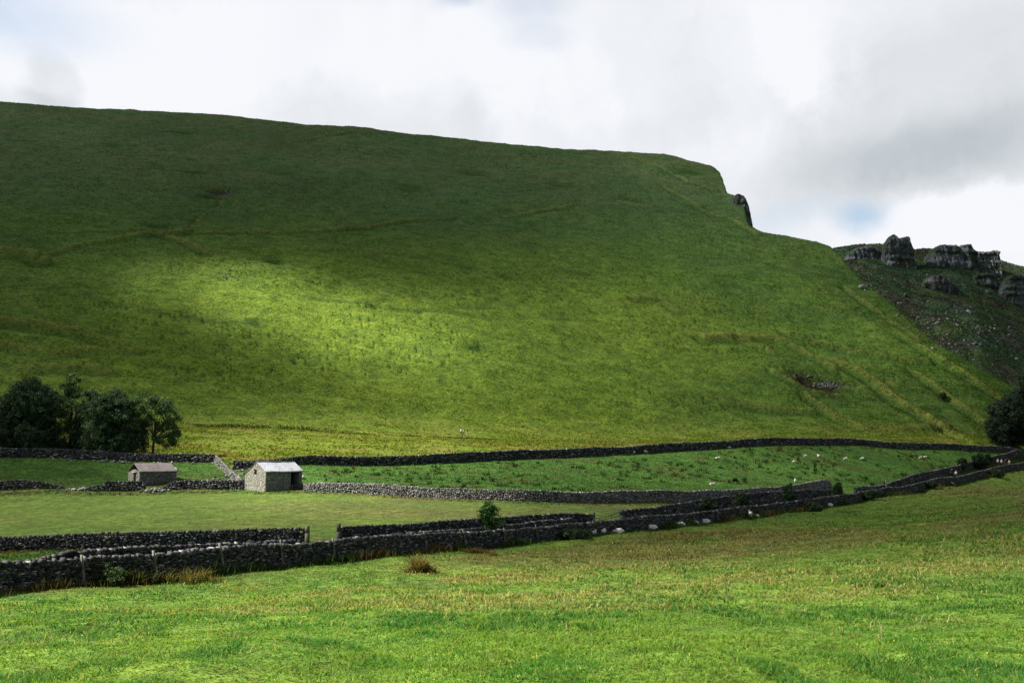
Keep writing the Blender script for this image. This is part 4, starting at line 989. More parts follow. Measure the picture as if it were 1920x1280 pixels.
def tree(name, label, X, Y, lobes, col, trunk=(.25, 3.5), group=None, cat='tree', clump=.8, per=62, dens=2.5, size=.25, sink=.1, bark=(.05, .045, .038), stems=1, squash=.8):
    """lobes: (dx, dy, z, rx, ry, rz) in metres from the foot"""
    z0 = ground(X, Y); root = empty(name, (X, Y, z0)); tag(root, label, cat, group, 'thing')
    L = np.array(lobes, float); cents = []
    for lx, ly, lz, rx, ry, rz in L:
        n = max(5, int(dens * (rx * ry * rz) ** (2 / 3) * 4 / clump ** 2 * .55))
        d = RNG.normal(0, 1, (n, 3)); d /= np.linalg.norm(d, axis=1)[:, None]
        q = RNG.uniform(.45, 1.02, n) ** .7
        cents.append(np.array([lx, ly, lz]) + d * q[:, None] * np.array([rx, ry, rz]) * (1 - clump * .35 / max(rx, rz)))
    cents = np.concatenate(cents); cents = cents[cents[:, 2] > clump * .25]
    V, Fq, cc = leaves(cents, clump * RNG.uniform(.55, 1.2, len(cents)), per, size, col, squash=squash)
    mesh_np('crown' if cat == 'tree' else 'foliage', V, Fq, M_LEAF, cc, False, root)
    # trunk with limbs reaching into the lobes
    VV, FF, k = [], [], 0
    r0, hh = trunk
    top = L[:, 2].max()
    for s in range(stems):
        bx = (s - (stems - 1) / 2) * r0 * 3
        pts = [(bx, 0, -sink * 3), (bx * 1.1 + RNG.normal(0, .05), RNG.normal(0, .05), hh * .5), (bx * 1.3 + RNG.normal(0, .12), RNG.normal(0, .1), hh), (bx * 1.5 + L[:, 0].mean() * .6, L[:, 1].mean() * .5, hh + (top - hh) * .55)]
        v, f = tube(pts, [r0 * 1.25, r0, r0 * .8, r0 * .25]); VV.append(v); FF.append(f + k); k += len(v)
        base = np.array(pts[2])
        for lb in L:
            if RNG.random() < .75 or stems == 1:
                e = lb[:3] + np.array([0, 0, lb[5] * .2]); m_ = base * .45 + e * .55 + RNG.normal(0, .25, 3) * (r0 > .1)
                v, f = tube([base - np.array([0, 0, .2]), m_, e], [r0 * .55, r0 * .32, r0 * .1], 5); VV.append(v); FF.append(f + k); k += len(v)
    V = np.concatenate(VV); mesh_np('trunk' if cat == 'tree' else 'stems', V, np.concatenate(FF), M_WOOD, np.tile(np.array(bark), (len(V), 1)) * RNG.uniform(.7, 1.3, (len(V), 1)), False, root)
    return root
def auto_lobes(w_, h, z0, n, seed, depth=None):
    w_ = w_ * (1.4 if w_ > 4 else 1.4); z0 = z0 * .2 - .6 if w_ > 4 else z0
    r = np.random.default_rng(seed); depth = depth or w_ * .8; out = [(0, 0, z0 + (h - z0) * .5, w_ * .36, depth * .36, (h - z0) * .42)]
    for i in range(n):
        a = r.uniform(0, 6.28); t = (i + .5) / n * .95; k = math.sin(math.pi * min(1, .28 + .66 * t)) ** .5
        s = r.uniform(.19, .29) * w_
        out.append((math.cos(a) * (w_ / 2 - s) * k, math.sin(a) * (depth / 2 - s) * k, z0 + s * .6 + t * (h - z0 - s * 1.5), s, s, s * .85))
    out.append((r.uniform(-.08, .08) * w_, 0, h - .2 * w_, .22 * w_, .22 * w_, .2 * w_)); return out
def at_px(px, D): return float(u_of(px)) * D, D
DG = (.040, .076, .038)
GT = 'trees behind the wall at the left'
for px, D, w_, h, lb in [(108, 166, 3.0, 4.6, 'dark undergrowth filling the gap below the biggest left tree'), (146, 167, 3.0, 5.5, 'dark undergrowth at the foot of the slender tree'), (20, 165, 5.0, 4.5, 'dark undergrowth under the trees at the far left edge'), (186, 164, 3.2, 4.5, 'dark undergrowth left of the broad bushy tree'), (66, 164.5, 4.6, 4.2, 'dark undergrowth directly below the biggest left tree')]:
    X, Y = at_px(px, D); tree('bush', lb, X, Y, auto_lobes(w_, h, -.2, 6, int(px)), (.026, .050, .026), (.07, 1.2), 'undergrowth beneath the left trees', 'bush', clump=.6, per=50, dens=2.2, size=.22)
for px, D, w_, h, z0, n, seed, col, lb, kw in [
    (-55, 170, 9.5, 11.5, .5, 9, 1, DG, 'dark tree cut by the left edge of the picture', {}),
    (52, 168, 10.0, 12.3, .3, 13, 2, DG, 'biggest dark round tree near the left edge, above the low wall', {}),
    (131, 173, 4.6, 12.3, 1.0, 7, 3, (.055, .110, .040), 'slender lighter green tree squeezed between two dark round trees', dict(dens=1.7)),
    (163, 168, 4.8, 10.3, .3, 8, 4, DG, 'smaller dark tree just left of the broad bushy one', {}),
    (215, 165, 8.4, 11.3, -.2, 13, 5, (.050, .092, .044), 'broad bushy dark tree reaching down to the wall, second from the right of its row', {})]:
    X, Y = at_px(px, D); tree('broadleaf_tree', lb, X, Y, auto_lobes(w_, h, z0, n, seed), col, (.28, 3.0), GT, **kw)
X, Y = at_px(287, 165)
tree('broadleaf_tree', 'rightmost airy tree of the left row with a bare trunk and sky-lit gaps', X, Y,
     [(-1.5, 0, 8.6, 2.0, 1.9, 2.1), (-1.2, 0, 6.2, 1.4, 1.4, 1.6), (1.4, .3, 8.2, 1.7, 1.7, 1.9), (2.7, 0, 6.3, 1.9, 1.8, 1.9), (3.2, 0, 4.2, 1.6, 1.6, 1.6), (2.0, .2, 2.6, 1.7, 1.6, 1.4), (1.2, .6, 5.2, 1.3, 1.3, 1.3), (-1.9, .2, 4.6, .9, .9, 1.1), (.1, .2, 9.4, 1.2, 1.2, 1.1), (3.4, .1, 2.6, 1.2, 1.1, 1.0), (-.3, 1.2, 3.0, .7, .7, .7)], (.058, .108, .044), (.2, 3.2), GT, dens=2.3)
GR = 'trees at the right edge'
for px, D, w_, h, z0, n, seed, lb in [(1895, 268, 10.5, 14.8, -.3, 14, 11, 'dark bushy tree at the right edge below the rocky hillside'), (1935, 282, 9, 20, .5, 12, 12, 'taller dark tree behind, cut by the right edge'), (1868, 263, 5, 7.5, -.4, 6, 13, 'low dark tree at the left foot of the right-edge trees')]:
    X, Y = at_px(px, D); tree('broadleaf_tree', lb, X, Y, auto_lobes(w_, h, z0, n, seed), (.024, .044, .024), (.3, 3.0), GR, size=.34, clump=1.0)
GB = 'bushes along the walled lane'
for k, (px, D, w_, h, z0, col, lb) in enumerate([
    (921, 86.5, 1.85, 3.6, 1.1, (.058, .130, .032), 'round leafy green bush standing above the lane walls, left of the sagging gate'),
    (1327, 122.5, 1.9, 2.5, .2, (.026, .052, .020), 'dark bush in the lane just left of the taller hawthorn clump'),
    (1386, 130, 2.0, 2.8, .2, (.028, .058, .020), 'dark ragged bush in the lane left of the columnar bush'),
    (1477, 138.5, 1.6, 3.6, .2, (.026, .060, .020), 'upright dark green columnar bush in the lane'),
    (1568, 150, 1.75, 3.3, .2, (.024, .056, .020), 'upright dark bush at the end of the stepped wall'),
    (1804, 224, 2.2, 3.3, .2, (.018, .038, .014), 'dark low hawthorn by the far lane wall, left one of three'),
    (1834, 231, 3.0, 3.8, .2, (.018, .040, .014), 'dark spreading hawthorn by the far lane wall, middle of three'),
    (1852, 238, 1.7, 3.0, .2, (.018, .040, .014), 'small dark hawthorn by the far lane wall, right one of three'),
    (1631, 156.5, 2.2, 1.6, .0, (.036, .070, .022), 'low green bush against the outside of the nearest wall, right part'),
    (1866, 224, 3.4, 1.9, .0, (.036, .052, .022), 'low grey-green bush covering the lane wall below the four walkers'),
    (1742, 186.5, 2.2, 1.5, .0, (.026, .050, .020), 'low dark bush at the wall foot, left of the two lane walkers'),
    (1512, 137, 3.4, 1.3, .0, (.034, .056, .022), 'low dark growth at the wall foot left of the lone lying sheep'),
    (1425, 127.0, 1.7, .6, .0, (.030, .060, .020), 'small weedy clump at the wall beside the standing sheep'),
    (1060, 92.0, 3.6, 1.0, .0, (.030, .056, .018), 'ivy-like green growth on the nearest wall left of the lying sheep')]):
    X, Y = at_px(px, D); tree('bush', lb, X, Y, auto_lobes(w_, h, z0, 5, 40 + k), col, (.06, h * .3), GB, 'bush', clump=.36, per=44, dens=2.2, size=.15, stems=2)
for k, (px, py, w_, h, col, lb, den) in enumerate([
    (792, 1071, 1.05, 1.35, (.13, .115, .038), 'rounded straw-brown bush on the meadow in front of the nearest wall', 1.2),
    (350, 1091, 1.6, .95, (.10, .095, .032), 'dry brownish weed clump below the nearest wall, beside a post', .8),
    (262, 1094, 1.4, 1.1, (.055, .065, .020), 'straggly brown-green weeds against the nearest wall', .7),
    (212, 1096, 1.7, 1.15, (.038, .070, .020), 'dark green nettles against the nearest wall at the left', 1.0),
    (925, 1041, .5, .5, (.16, .14, .05), 'small pale thistle in the meadow below the nearest wall', .8),
    (900, 1036, 1.6, .6, (.10, .062, .028), 'reddish-brown dock clump at the edge of the meadow', .6),
    (1700 - 60, 1100, .3, .25, (.04, .08, .02), 'small dark weed tuft in the right of the meadow', .8)]):
    p = unproject(px, py, terrain)[0]; d = min(p[1], float(B1(u_of(px))) - .7); X, Y = float(u_of(px)) * d, d
    if 'nettles' in lb: tree('weed_clump', lb, X, Y, auto_lobes(w_, h, 0, 6, 80 + k), col, (.025, h * .4), 'weed clumps by the nearest wall', 'weeds', clump=.2, per=40, dens=1.0, size=.07, stems=3); continue
    m = int(800 * w_ * den); ns = 14; sc_ = RNG.normal(0, .30, (ns, 2)) * w_ * np.array([1, .7]); sh_ = RNG.uniform(.35, 1.1, ns); sr_ = RNG.uniform(.08, .2, ns) * w_; q_ = RNG.integers(0, ns, m)
    bx = X + sc_[q_, 0] + RNG.normal(0, 1, m) * sr_[q_]; by = Y + sc_[q_, 1] + RNG.normal(0, 1, m) * sr_[q_] * .8
    zz = terrain(bx, by); hh = .85 * h * sh_[q_] * RNG.uniform(.25, 1.15, m)
    o = blades('weed_clump', bx, by, zz, np.maximum(hh, .05), RNG.uniform(.02, .05, m), np.array(col) * RNG.uniform(.55, 1.7, (m, 1)) * (1 + RNG.uniform(-.15, .15, (m, 3))), RNG.uniform(.2, 1.3, m), 1.4); tag(o, lb, 'weeds', 'weed clumps by the nearest wall', 'thing')
p = unproject(1769, 748, terrain)[0]; tree('bush', 'tiny lone dark bush on the hillside, left of the right-edge trees', p[0], p[1], auto_lobes(1.9, 2.2, 0, 5, 99), (.03, .05, .02), (.06, .8), None, 'bush', clump=.4, per=30, size=.2)
# nettles and long grass hugging the foot of the nearest wall
def wall_fringe():
    at, H, L = r_w1[1:]; n = 26000; s = RNG.uniform(0, L, n); x, y, z, a, b = at(s)
    dens = fbm(s / 7, s * 0, 141, 3); m = RNG.random(n) < sst(dens, .38, .6) + .12; x, y, a, b, dens, s = x[m], y[m], a[m], b[m], dens[m], s[m]; n = len(x)
    nx, ny = b, -a; f = np.sign(ny); nx, ny = -nx * f, -ny * f; o_ = .42 + RNG.exponential(.28, n); X, Y = x + nx * o_, y + ny * o_
    tall = sst(dens, .48, .66); h = RNG.uniform(.1, .3, n) + tall * RNG.uniform(0, .6, n); D = Y
    col = lerp(C(.040, .075, .018), C(.12, .095, .035), sst(fbm(s / 4, s * 0, 142, 3), .48, .6) * .9) * RNG.uniform(.6, 1.4, (n, 1))
    tag(blades('wall_foot_weeds', X, Y, terrain(X, Y), h, np.maximum(.02, .0012 * D), col, RNG.uniform(.1, .6, n), 1.3, 1), 'long grass and weeds along the foot of the nearest wall', 'weeds', kind='stuff')
wall_fringe()
# ------------------------------------------------------------------ crags
def crag(name, label, tops, D0, depth, foot, seed, cat='crag', base=(.088, .098, .112), lean=.25, k=1.0):
    tops = np.array(tops, float); n = 70; pxs = np.linspace(tops[0, 0], tops[-1, 0], n); pys = np.interp(pxs, tops[:, 0], tops[:, 1])
    Dt = D0 + depth * lean; u = u_of(pxs, pys); zt = tan_of(pys) * Dt
    edge = np.clip(np.minimum(np.arange(n), n - 1 - np.arange(n)) / 5, 0, 1) ** .5
    prof = [(0, 0), (.12, .02), (.28, .05), (.42, .07), (.56, .12), (.70, .16), (.84, .20), (.94, .24), (1, .34), (1.01, .6), (.97, .9), (.6, 1), (0, 1.05)]
    fine = 8; pr = []
    for a, b in zip(prof[:-1], prof[1:]): pr += [(a[0] + (b[0] - a[0]) * t / fine, a[1] + (b[1] - a[1]) * t / fine) for t in range(fine)]
    pr.append(prof[-1]); pr = np.array(pr); m = len(pr)
    yb = D0 + pr[None, :, 1] * depth; yb = (D0 + depth * .5) + (yb - D0 - depth * .5) * (.6 + .4 * edge[:, None])
    X = (u * Dt)[:, None] + 0 * yb; Xl = X
    zb = terrain(X, yb) - foot
    zt_ = zt[:, None] + 0 * yb
    Z = zb + pr[None, :, 0] * (zt_ - zb)
    N1 = fbm(X / 2.6 + seed, Z / 14 + yb / 20, 200 + seed, 4) - .5; N2 = np.abs(fbm(X / 1.3 + seed, Z / 3.5 + yb / 6, 300 + seed, 4) - .5); N3 = fbm(X / 9, Z / 3, 400 + seed, 3) - .5
    amp = k * np.clip(pr[None, :, 0] * 4, 0, 1)
    bed = vn(Z / 1.7 + X / 30, Z * 0 + seed, 41) - .5
    Y = yb + amp * 2.2 * bed + amp * (6.0 * N1 - 3.4 * N2 + 1.5 * N3); Xd = X + .35 * amp * (fbm(Z / 3, yb / 3, 500 + seed, 3) - .5) * edge[:, None]
    Z = Z + amp * 1.3 * (fbm(X / 1.3, yb / 2.5, 600 + seed, 4) - .5)
    V = np.stack([Xd, Y, Z], -1).reshape(-1, 3); idx = np.arange(n * m).reshape(n, m)
    q = np.stack([idx[:-1, :-1], idx[1:, :-1], idx[1:, 1:], idx[:-1, 1:]], -1).reshape(-1, 4)
    # close both ends
    e1 = np.stack([idx[0, :m // 2], idx[0, 1:m // 2 + 1], idx[0, ::-1][1:m // 2 + 1], idx[0, ::-1][:m // 2]], -1); e2 = np.stack([idx[-1, :m // 2], idx[-1, 1:m // 2 + 1], idx[-1, ::-1][1:m // 2 + 1], idx[-1, ::-1][:m // 2]], -1)[:, ::-1]
    cav = np.clip(N1 * 2 - N2 * 2, -1, 1)
    c = lerp(np.tile(np.array(base), (n, m, 1)), np.array([.125, .135, .15]), sst(N3, -.05, .2)); c = lerp(c, np.array([.03, .042, .018]), .75 * sst(fbm(X / 4, Z / 4, 700 + seed, 3), .5, .62) + 0 * Z)
    c = lerp(c, np.array([.035, .055, .018]), .8 * (pr[None, :, 0] > .985) * (pr[None, :, 1] > .3) + 0 * Z)
    o = mesh_np(name, V, np.r_[q, e1, e2], M_ROCK, c.reshape(-1, 3), False); tag(o, label, cat, 'limestone crags', 'thing'); return o
crag('limestone_crag', 'tall limestone pinnacle crag with a pointed tip on the far skyline', [(1660, 462), (1665, 450), (1670, 447), (1674, 440), (1677, 438), (1680, 441), (1684, 447), (1690, 446), (1697, 444), (1704, 443), (1709, 446), (1711, 452), (1713, 466), (1716, 490)], 518, 12, 3, 1)
crag('limestone_crag', 'broad flat-topped limestone crag right of the pinnacle', [(1740, 492), (1748, 476), (1756, 463), (1766, 458), (1785, 458), (1802, 459), (1820, 458), (1826, 464), (1836, 476)], 524, 14, 3, 2)
crag('limestone_crag', 'square-ended crag on the skyline near the right edge', [(1828, 476), (1836, 471), (1850, 472), (1862, 470), (1869, 469), (1872, 474), (1876, 492)], 532, 12, 3, 3)
crag('limestone_crag', 'low rocky rib left of the pinnacle on the far hillside', [(1580, 490), (1592, 476), (1604, 466), (1622, 461), (1640, 462), (1652, 468), (1662, 482)], 530, 9, 2, 4, k=.8)
crag('limestone_crag', 'grey rock face at the right edge below the skyline', [(1876, 546), (1884, 530), (1894, 517), (1905, 514), (1918, 517), (1935, 526), (1950, 545)], 495, 9, 2, 5, k=.8)
crag('limestone_crag', 'rock outcrop with a dark cave mouth below the broad crag', [(1728, 536), (1738, 524), (1748, 517), (1762, 517), (1778, 524), (1790, 534), (1800, 547)], 490, 8, 2, 6, k=.8, base=(.06, .06, .06))
crag('limestone_crag', 'rugged outcrop below the square-ended crag', [(1810, 546), (1820, 530), (1832, 514), (1850, 510), (1866, 518), (1874, 532), (1884, 548)], 503, 8, 2, 8, k=.8)
_d = float(np.interp(u_of(1390, 380), UG, DCA))
crag('limestone_crag', 'dark cliff edge at the right end of the big hill top', [(1362, 388), (1368, 377), (1376, 370), (1380, 369), (1388, 372), (1394, 377), (1397, 386), (1399, 400), (1403, 416), (1406, 424)], _d - 12, 15, 2.5, 9, k=.4, lean=.7, base=(.045, .05, .045))
def scree():
    cl = [(1690, 531, 22, 9, 60), (1640, 520, 30, 10, 50), (1625, 545, 20, 12, 50), (1700, 560, 25, 14, 60), (1765, 575, 40, 16, 90), (1790, 600, 40, 14, 120), (1815, 620, 50, 14, 150), (1850, 640, 40, 12, 90), (1790, 650, 30, 6, 60),
          (1850, 545, 30, 10, 60), (1890, 600, 25, 15, 80), (1895, 630, 25, 10, 60), (1700, 580, 20, 10, 40), (1740, 600, 30, 15, 60), (1870, 520, 25, 8, 50), (1720, 518, 12, 5, 30), (1780, 530, 14, 6, 40), (1690, 590, 8, 25, 30), (1880, 670, 30, 10, 40)]
    px = np.concatenate([RNG.normal(c[0], c[2], c[4] // 2) for c in cl]); py = np.concatenate([RNG.normal(c[1], c[3], c[4] // 2) for c in cl])
    t = tan_of(py); m = (px > 1575) & (t < np.interp(u_of(px, py), _fu, _ft) - .008) & (t > sky_tan(u_of(px, py)) - .01); w_ = unproject(px[m], py[m], terrain); w_ = w_[w_[:, 1] > 300]; n = len(w_)
    z = terrain(w_[:, 0], w_[:, 1]); r = RNG.lognormal(-1.25, .55, n)
    a = RNG.normal(0, 1, (n, 3)); a[:, 2] *= .4; a /= np.linalg.norm(a, axis=1)[:, None]; b = np.cross(a, [0, 0, 1.]) + RNG.normal(0, .15, (n, 3)); b /= np.linalg.norm(b, axis=1)[:, None]; c = np.cross(a, b)
    V, Fq = boxes(np.c_[w_, z + r * .1], a * r[:, None] * 1.1, b * r[:, None] * .8, c * r[:, None] * .55, .3)
    tag(mesh_np('scree', V, Fq, M_STONE, np.repeat(stone_cols(n, (.11, .11, .112), .22), 8, 0)), 'scattered limestone scree blocks on the dark far hillside', 'scree', kind='stuff')
    for (px, py, sx, sy, n, lb) in [(1552, 722, 15, 3.2, 190, 'bare stones exposed in the hollow low on the right of the big hill'), (427, 362, 5, 4.5, 60, 'pale stones in the small gully high on the left of the hill'), (1500, 707, 10, 2.2, 40, 'dark stones at the upper lip of the hollow'), (1650, 694, 1.2, .8, 3, 'pale boulder on the right-hand hill ridge'), (430, 516, 12, 3.5, 26, 'faint pale stones at the top of the sunlit patch'), (345, 851, 6, 1.5, 6, 'small pale stones beside the sunny strip below the hill'), (148, 245, 6, 2, 8, 'few grey stones near the hill top on the left')]:
        w_ = unproject(RNG.normal(px, sx, n), RNG.normal(py, sy, n), terrain); z = terrain(w_[:, 0], w_[:, 1]); r = RNG.uniform(.12, .38, n)
        a = RNG.normal(0, 1, (n, 3)); a[:, 2] *= .4; a /= np.linalg.norm(a, axis=1)[:, None]; b = np.cross(a, [0, 0, 1.]); b /= np.linalg.norm(b, axis=1)[:, None]; c = np.cross(a, b)
        V, Fq = boxes(np.c_[w_, z + r * .15], a * r[:, None], b * r[:, None] * .8, c * r[:, None] * .5, .3)
        tag(mesh_np('exposed_stones', V, Fq, M_STONE, np.repeat(stone_cols(n, (.11, .108, .10), .25), 8, 0)), lb, 'stones', kind='stuff')
scree()

# ------------------------------------------------------------------ figures grown from a skeleton
def skin_mesh(name, J, E, sub=1):
    """J: {name: (x, y, z, r)} root first; E: pairs -> evaluated mesh"""
    me = bpy.data.meshes.new(name); ks = list(J); me.from_pydata([J[k][:3] for k in ks], [(ks.index(a), ks.index(b)) for a, b in E], [])
    o = bpy.data.objects.new(name, me); COL.objects.link(o)
    o.modifiers.new('s', 'SKIN'); m2 = o.modifiers.new('d', 'SUBSURF'); m2.levels = sub; m2.render_levels = sub
    for i, k in enumerate(ks):
        r = J[k][3]; me.skin_vertices[0].data[i].radius = (r, r) if np.isscalar(r) else r
    me.skin_vertices[0].data[0].use_root = True
    bpy.context.view_layer.update(); dg = bpy.context.evaluated_depsgraph_get()
    out = bpy.data.meshes.new_from_object(o.evaluated_get(dg)); bpy.data.objects.remove(o); out.name = name
    for p in out.polygons: p.use_smooth = True
    return out
def paint(me, fn, mat):
    n = len(me.vertices); co_ = np.empty(n * 3, np.float32); me.vertices.foreach_get('co', co_); co_ = co_.reshape(-1, 3)
    a = me.color_attributes.new('col', 'FLOAT_COLOR', 'POINT'); c = np.ones((n, 4), np.float32); c[:, :3] = fn(co_); a.data.foreach_set('color', c.ravel()); me.materials.clear(); me.materials.append(mat)
def sheep_mesh(pose, wool=(.86, .83, .76), face=(.24, .22, .2), legc=(.2, .18, .16)):
    lie = pose.startswith('lie'); h = .30 if lie else .66
    J = {'b': (0, 0, h, (.25, .27)), 'r': (-.34, 0, h - .01, (.23, .25)), 'e': (-.52, 0, h - .02, .13), 'c': (.30, 0, h, (.22, .24))}
    E = [('b', 'r'), ('r', 'e'), ('b', 'c')]
    if pose == 'graze': nk = [('n', (.52, 0, .56, .12)), ('h', (.68, 0, .30, .085)), ('m', (.78, 0, .10, .045))]
    elif pose == 'lie_flat': nk = [('n', (.50, .02, .30, .12)), ('h', (.66, .05, .24, .085)), ('m', (.84, .07, .14, .045))]
    elif lie: nk = [('n', (.46, 0, .46, .12)), ('h', (.58, 0, .60, .09)), ('m', (.74, 0, .53, .045))]
    else: nk = [('n', (.48, 0, .84, .12)), ('h', (.62, 0, 1.0, .09)), ('m', (.80, 0, .93, .045))]
    p = 'c'
    for k, v in nk: J[k] = v; E.append((p, k)); p = k
    hx, hz = J['h'][0], J['h'][2]
    for s in (-1, 1): J['ear%d' % s] = (hx - .02, s * .15, hz + .02, (.018, .03)); E.append(('h', 'ear%d' % s))
    J['t'] = (-.62, 0, h - .16, .035); E.append(('e', 't'))
    for s in (-1, 1):
        if lie:
            for nm, pts, at_ in (('f', [(.34, .16, .10, .06), (.52, .17, .05, .035), (.40, .20, .035, .028)], 'c'), ('k', [(-.28, .2, .12, .09), (-.08, .25, .05, .04), (-.26, .27, .035, .028)], 'r')):
                q = at_
                for i, v in enumerate(pts): J[f'{nm}{s}{i}'] = (v[0], s * v[1], v[2], v[3]); E.append((q, f'{nm}{s}{i}')); q = f'{nm}{s}{i}'
        else:
            for nm, pts, at_ in (('f', [(.32, .12, .42, .07), (.33, .12, .25, .036), (.31, .12, .08, .028), (.34, .12, .015, .03)], 'c'), ('k', [(-.36, .13, .44, .10), (-.30, .13, .32, .055), (-.43, .13, .22, .034), (-.38, .13, .06, .028), (-.35, .13, .015, .03)], 'r')):
                q = at_
                for i, v in enumerate(pts): J[f'{nm}{s}{i}'] = (v[0], s * v[1], v[2], v[3]); E.append((q, f'{nm}{s}{i}')); q = f'{nm}{s}{i}'
    me = skin_mesh('sheep_' + pose, J, E, 2)
    hv = np.array(J['h'][:3]); mv = np.array(J['m'][:3])
    def f(c):
        col = np.tile(np.array(wool), (len(c), 1)) * (.88 + .24 * vn(c[:, 0] * 9, c[:, 2] * 9 + c[:, 1] * 5, 3))[:, None]
        head = (np.linalg.norm(c - (hv * .4 + mv * .6), axis=1) < .19) | (c[:, 0] > hv[0] + .02); col[head] = face
        low = c[:, 2] < (.26 if not lie else .055); col[low & (~head)] = legc
        if wool[0] > .3: back_ = (c[:, 0] < -.50) & (np.abs(c[:, 1]) < .10) & (c[:, 2] < h + .02) & (not lie); col[back_] = (.03, .028, .026)
        return col
    paint(me, f, M_WOOL); return me
SM = {p: sheep_mesh(p) for p in ('lie', 'lie_flat', 'graze', 'stand')}
SMF = {p: sheep_mesh(p, (.62, .58, .50)) for p in ('lie', 'lie_flat', 'graze', 'stand')}
SMB = sheep_mesh('graze', (.02, .019, .018), (.02, .02, .02), (.02, .02, .02))
def sheep(px, py, pose, rz, label, me=None, cap=None, scale=1.0):
    p = unproject(px, py, terrain)[0]; D = p[1]
    if cap: D = min(D, float(B1(u_of(px))) - cap)
    X = float(u_of(px)) * D; o = bpy.data.objects.new('sheep', me or (SM if cap else SMF)[pose]); COL.objects.link(o)
    o.location = (X, D, ground(X, D) - .02); o.rotation_euler = (0, 0, math.radians(rz)); o.scale = (scale,) * 3
    tag(o, label, 'sheep', 'sheep resting by the nearest wall' if cap else 'sheep grazing in the far pasture')
for a in [(1112, 1003, 'lie', 70, 'leftmost white sheep lying by the nearest wall, seen from behind'),
          (1131, 1001, 'lie', 80, 'white sheep lying with raised head, second from the left by the wall'),
          (1158, 999, 'lie_flat', 178, 'long white sheep lying stretched side-on, third from the left by the wall'),
          (1221, 991.5, 'lie', 182, 'white sheep lying alone midway between two groups by the wall'),
          (1273, 986, 'lie_flat', 175, 'dull sheep lying low in grass, left of the close pair'),
          (1299, 981, 'lie', 172, 'white sheep lying, left one of the close pair by the wall'),
          (1320, 978, 'lie', 165, 'white sheep lying, right one of the close pair by the wall'),
          (1403, 970, 'stand', 88, 'standing sheep seen from behind with a dark rump by the wall'),
          (1415, 969, 'lie', 140, 'small white sheep lying right beside the standing one'),
          (1551, 948.5, 'lie_flat', 176, 'lone white sheep lying by the wall below the dark bushes'),
          (1749, 915, 'lie', 200, 'tiny white sheep lying by the wall near the right, lower one'),
          (1780, 907.5, 'lie_flat', 170, 'tiny pale sheep lying by the wall near the right, upper one')]:
    sheep(*a, cap=.95, scale=.92 if 'small' not in a[4] else .72)
for a in [(1008, 858.5, 'lie', 60, 'pale sheep lying at the foot of the hill wall, left of the others'),
          (1187, 851, 'graze', 170, 'grazing sheep below the hill wall, left of a close two'), (1210, 850, 'graze', 20, 'grazing sheep below the hill wall, right of a close two'),
          (1367, 840, 'lie_flat', 180, 'sheep lying against the hill wall, above the lone pasture sheep'), (1345, 860, 'lie', 0, 'lone cream sheep lying in the middle of the pasture'),
          (1334, 909, 'lie', 0, 'cream sheep lying near the pale wall, left of the black one'), (1489, 866.5, 'lie_flat', 10, 'sheep lying in rushes left of the standing one'),
          (1489, 905, 'stand', 80, 'sheep standing just above the columnar lane bush'), (1509, 858, 'stand', 185, 'sheep standing side-on among the rushes, left one'),
          (1534, 858, 'stand', 100, 'sheep standing among the rushes beside a dark clump, right one'), (1585, 862.5, 'graze', 180, 'sheep grazing beside brown rushes in the right pasture'),
          (1616, 862.5, 'graze', 175, 'sheep grazing right of the brown rushes'), (1725, 860.5, 'graze', 190, 'sheep grazing near the narrow right end of the pasture, lower one'), (1734, 857.5, 'lie', 10, 'sheep lying near the narrow right end of the pasture, upper one'),
          (569, 897, 'lie', 90, 'white sheep peeping out behind the big barn')]:
    sheep(*a, scale=.76)
sheep(1377, 906, 'graze', 30, 'single black sheep grazing near the pale wall', SMB)

def person_mesh(shirt, trousers, hair, stride=.28, skin=(.45, .28, .2), arm=.2, shorts=False, name='person'):
    s = stride
    J = {'p': (0, 0, .95, (.13, .10)), 'w': (0, 0, 1.10, (.13, .10)), 'c': (.02, 0, 1.32, (.15, .11)), 'n': (.03, 0, 1.47, .055), 'h0': (.045, 0, 1.56, .075), 'h1': (.05, 0, 1.66, .085), 'h2': (.05, 0, 1.73, .05)}
    E = [('p', 'w'), ('w', 'c'), ('c', 'n'), ('n', 'h0'), ('h0', 'h1'), ('h1', 'h2')]
    for sd in (-1, 1):
        k = str(sd); f = sd * s
        J.update({'s' + k: (.02, .17 * sd, 1.39, .06), 'e' + k: (.0 - f * arm * 2, .22 * sd, 1.12, .042), 'f' + k: (.10 - f * arm * 3, .23 * sd, .90, .032), 'g' + k: (.13 - f * arm * 3, .23 * sd, .82, .038),
                  'q' + k: (0, .09 * sd, .86, .085), 'k' + k: (.05 + f * .55, .10 * sd, .50, .058), 'a' + k: (-.02 + f * 1.05, .10 * sd, .09, .038), 't' + k: (.13 + f * 1.05, .11 * sd, .035, .036)})
        E += [('c', 's' + k), ('s' + k, 'e' + k), ('e' + k, 'f' + k), ('f' + k, 'g' + k), ('p', 'q' + k), ('q' + k, 'k' + k), ('k' + k, 'a' + k), ('a' + k, 't' + k)]
    me = skin_mesh(name, J, E, 1)
    def fn(c):
        col = np.tile(np.array(shirt, float), (len(c), 1)); z = c[:, 2]
        arm_ = np.abs(c[:, 1]) > .17
        col[(z < .99) & ~arm_] = trousers; col[(z < .46) & ~arm_] = skin if shorts else trousers; col[z < .10] = (.05, .04, .035)
        col[arm_ & (z < 1.10) & (z > .7)] = skin; col[z > 1.47] = skin
        return col
    paint(me, fn, M_CLOTH); return me
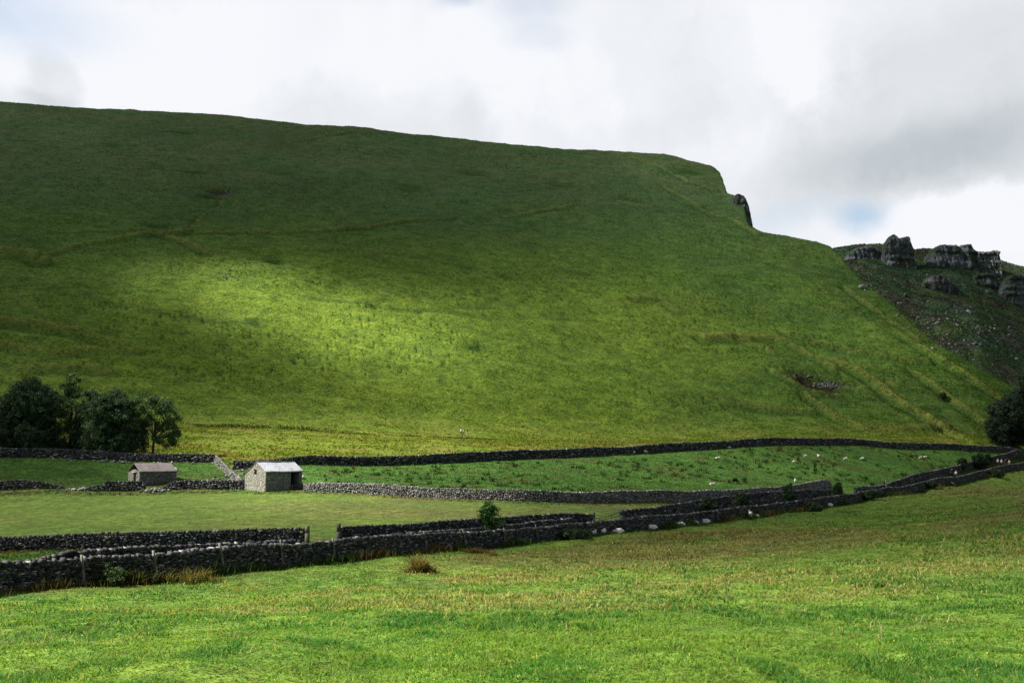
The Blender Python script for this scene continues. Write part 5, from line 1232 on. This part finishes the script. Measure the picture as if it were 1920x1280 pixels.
def person(px, D, rz, shirt, trousers, hair, label, group, pack=None, py=None, hat=None, **kw):
    if py is not None: D = unproject(px, py, terrain)[0][1]
    X = float(u_of(px)) * D; o = bpy.data.objects.new('person', person_mesh(shirt, trousers, hair, **kw)); COL.objects.link(o)
    o.location = (X, D, ground(X, D)); o.rotation_euler = (0, 0, math.radians(rz)); tag(o, label, 'person', group)
    hm = skin_mesh('hair', {'a': (.03, 0, 1.69, .095), 'b': (-.02, 0, 1.62, .085), 'c': (-.03, 0, 1.53, .05)}, [('a', 'b'), ('b', 'c')], 1); paint(hm, lambda c: np.tile(np.array(hat or hair, float), (len(c), 1)), M_CLOTH)
    h = bpy.data.objects.new('hat' if hat else 'hair', hm); COL.objects.link(h); h.parent = o
    if pack:
        pm = skin_mesh('backpack', {'a': (-.19, 0, 1.12, (.13, .10)), 'b': (-.20, 0, 1.25, (.15, .12)), 'c': (-.17, 0, 1.40, (.12, .09))}, [('a', 'b'), ('b', 'c')], 1); paint(pm, lambda c: np.tile(np.array(pack, float), (len(c), 1)), M_CLOTH)
        b = bpy.data.objects.new('backpack', pm); COL.objects.link(b); b.parent = o
    return o
WH, BK = (.75, .74, .72), (.015, .015, .018)
PG = 'walkers on the path below the hill'
person(864.3, 0, 10, WH, (.02, .02, .025), (.03, .02, .015), 'person in white top and dark trousers, leftmost of the three on the hill path', PG, py=816.8)
person(868.6, 0, -10, (.72, .70, .66), (.02, .02, .02), (.02, .015, .01), 'person in white top with dark bag walking in the middle of the hill path three', PG, py=817.4, pack=BK)
person(876.6, 0, 190, BK, (.42, .40, .36), (.02, .015, .01), 'person in black top and light trousers, right of the three on the hill path', PG, py=817.2)
LG = 'walkers in the walled lane'
person(1790.3, 212, -120, (.72, .73, .82), (.04, .04, .05), (.30, .2, .1), 'person in white shirt walking in the lane beside a dark-clothed companion', LG)
person(1783, 213.5, -120, BK, BK, (.02, .015, .01), 'person in black clothes walking in the lane beside the white-shirted one', LG, pack=BK)
for px, D, sh_, ht, lb, pk in [(1869.8, 241, (.55, .50, .46), None, 'person in pale top, leftmost of the four in the lane at far right', None), (1876.6, 242, (.60, .60, .60), (.75, .74, .72), 'person in white sunhat and light top, second of the four at far right', BK),
                               (1883.6, 243, BK, (.75, .74, .72), 'person in white hat and dark top, third of the four at far right', None), (1891, 244, (.62, .48, .40), None, 'person in pinkish tan top, rightmost of the four at far right', None)]:
    person(px, D, -130, sh_, (.05, .05, .06), (.25, .17, .1), lb, LG, pack=pk, hat=ht)
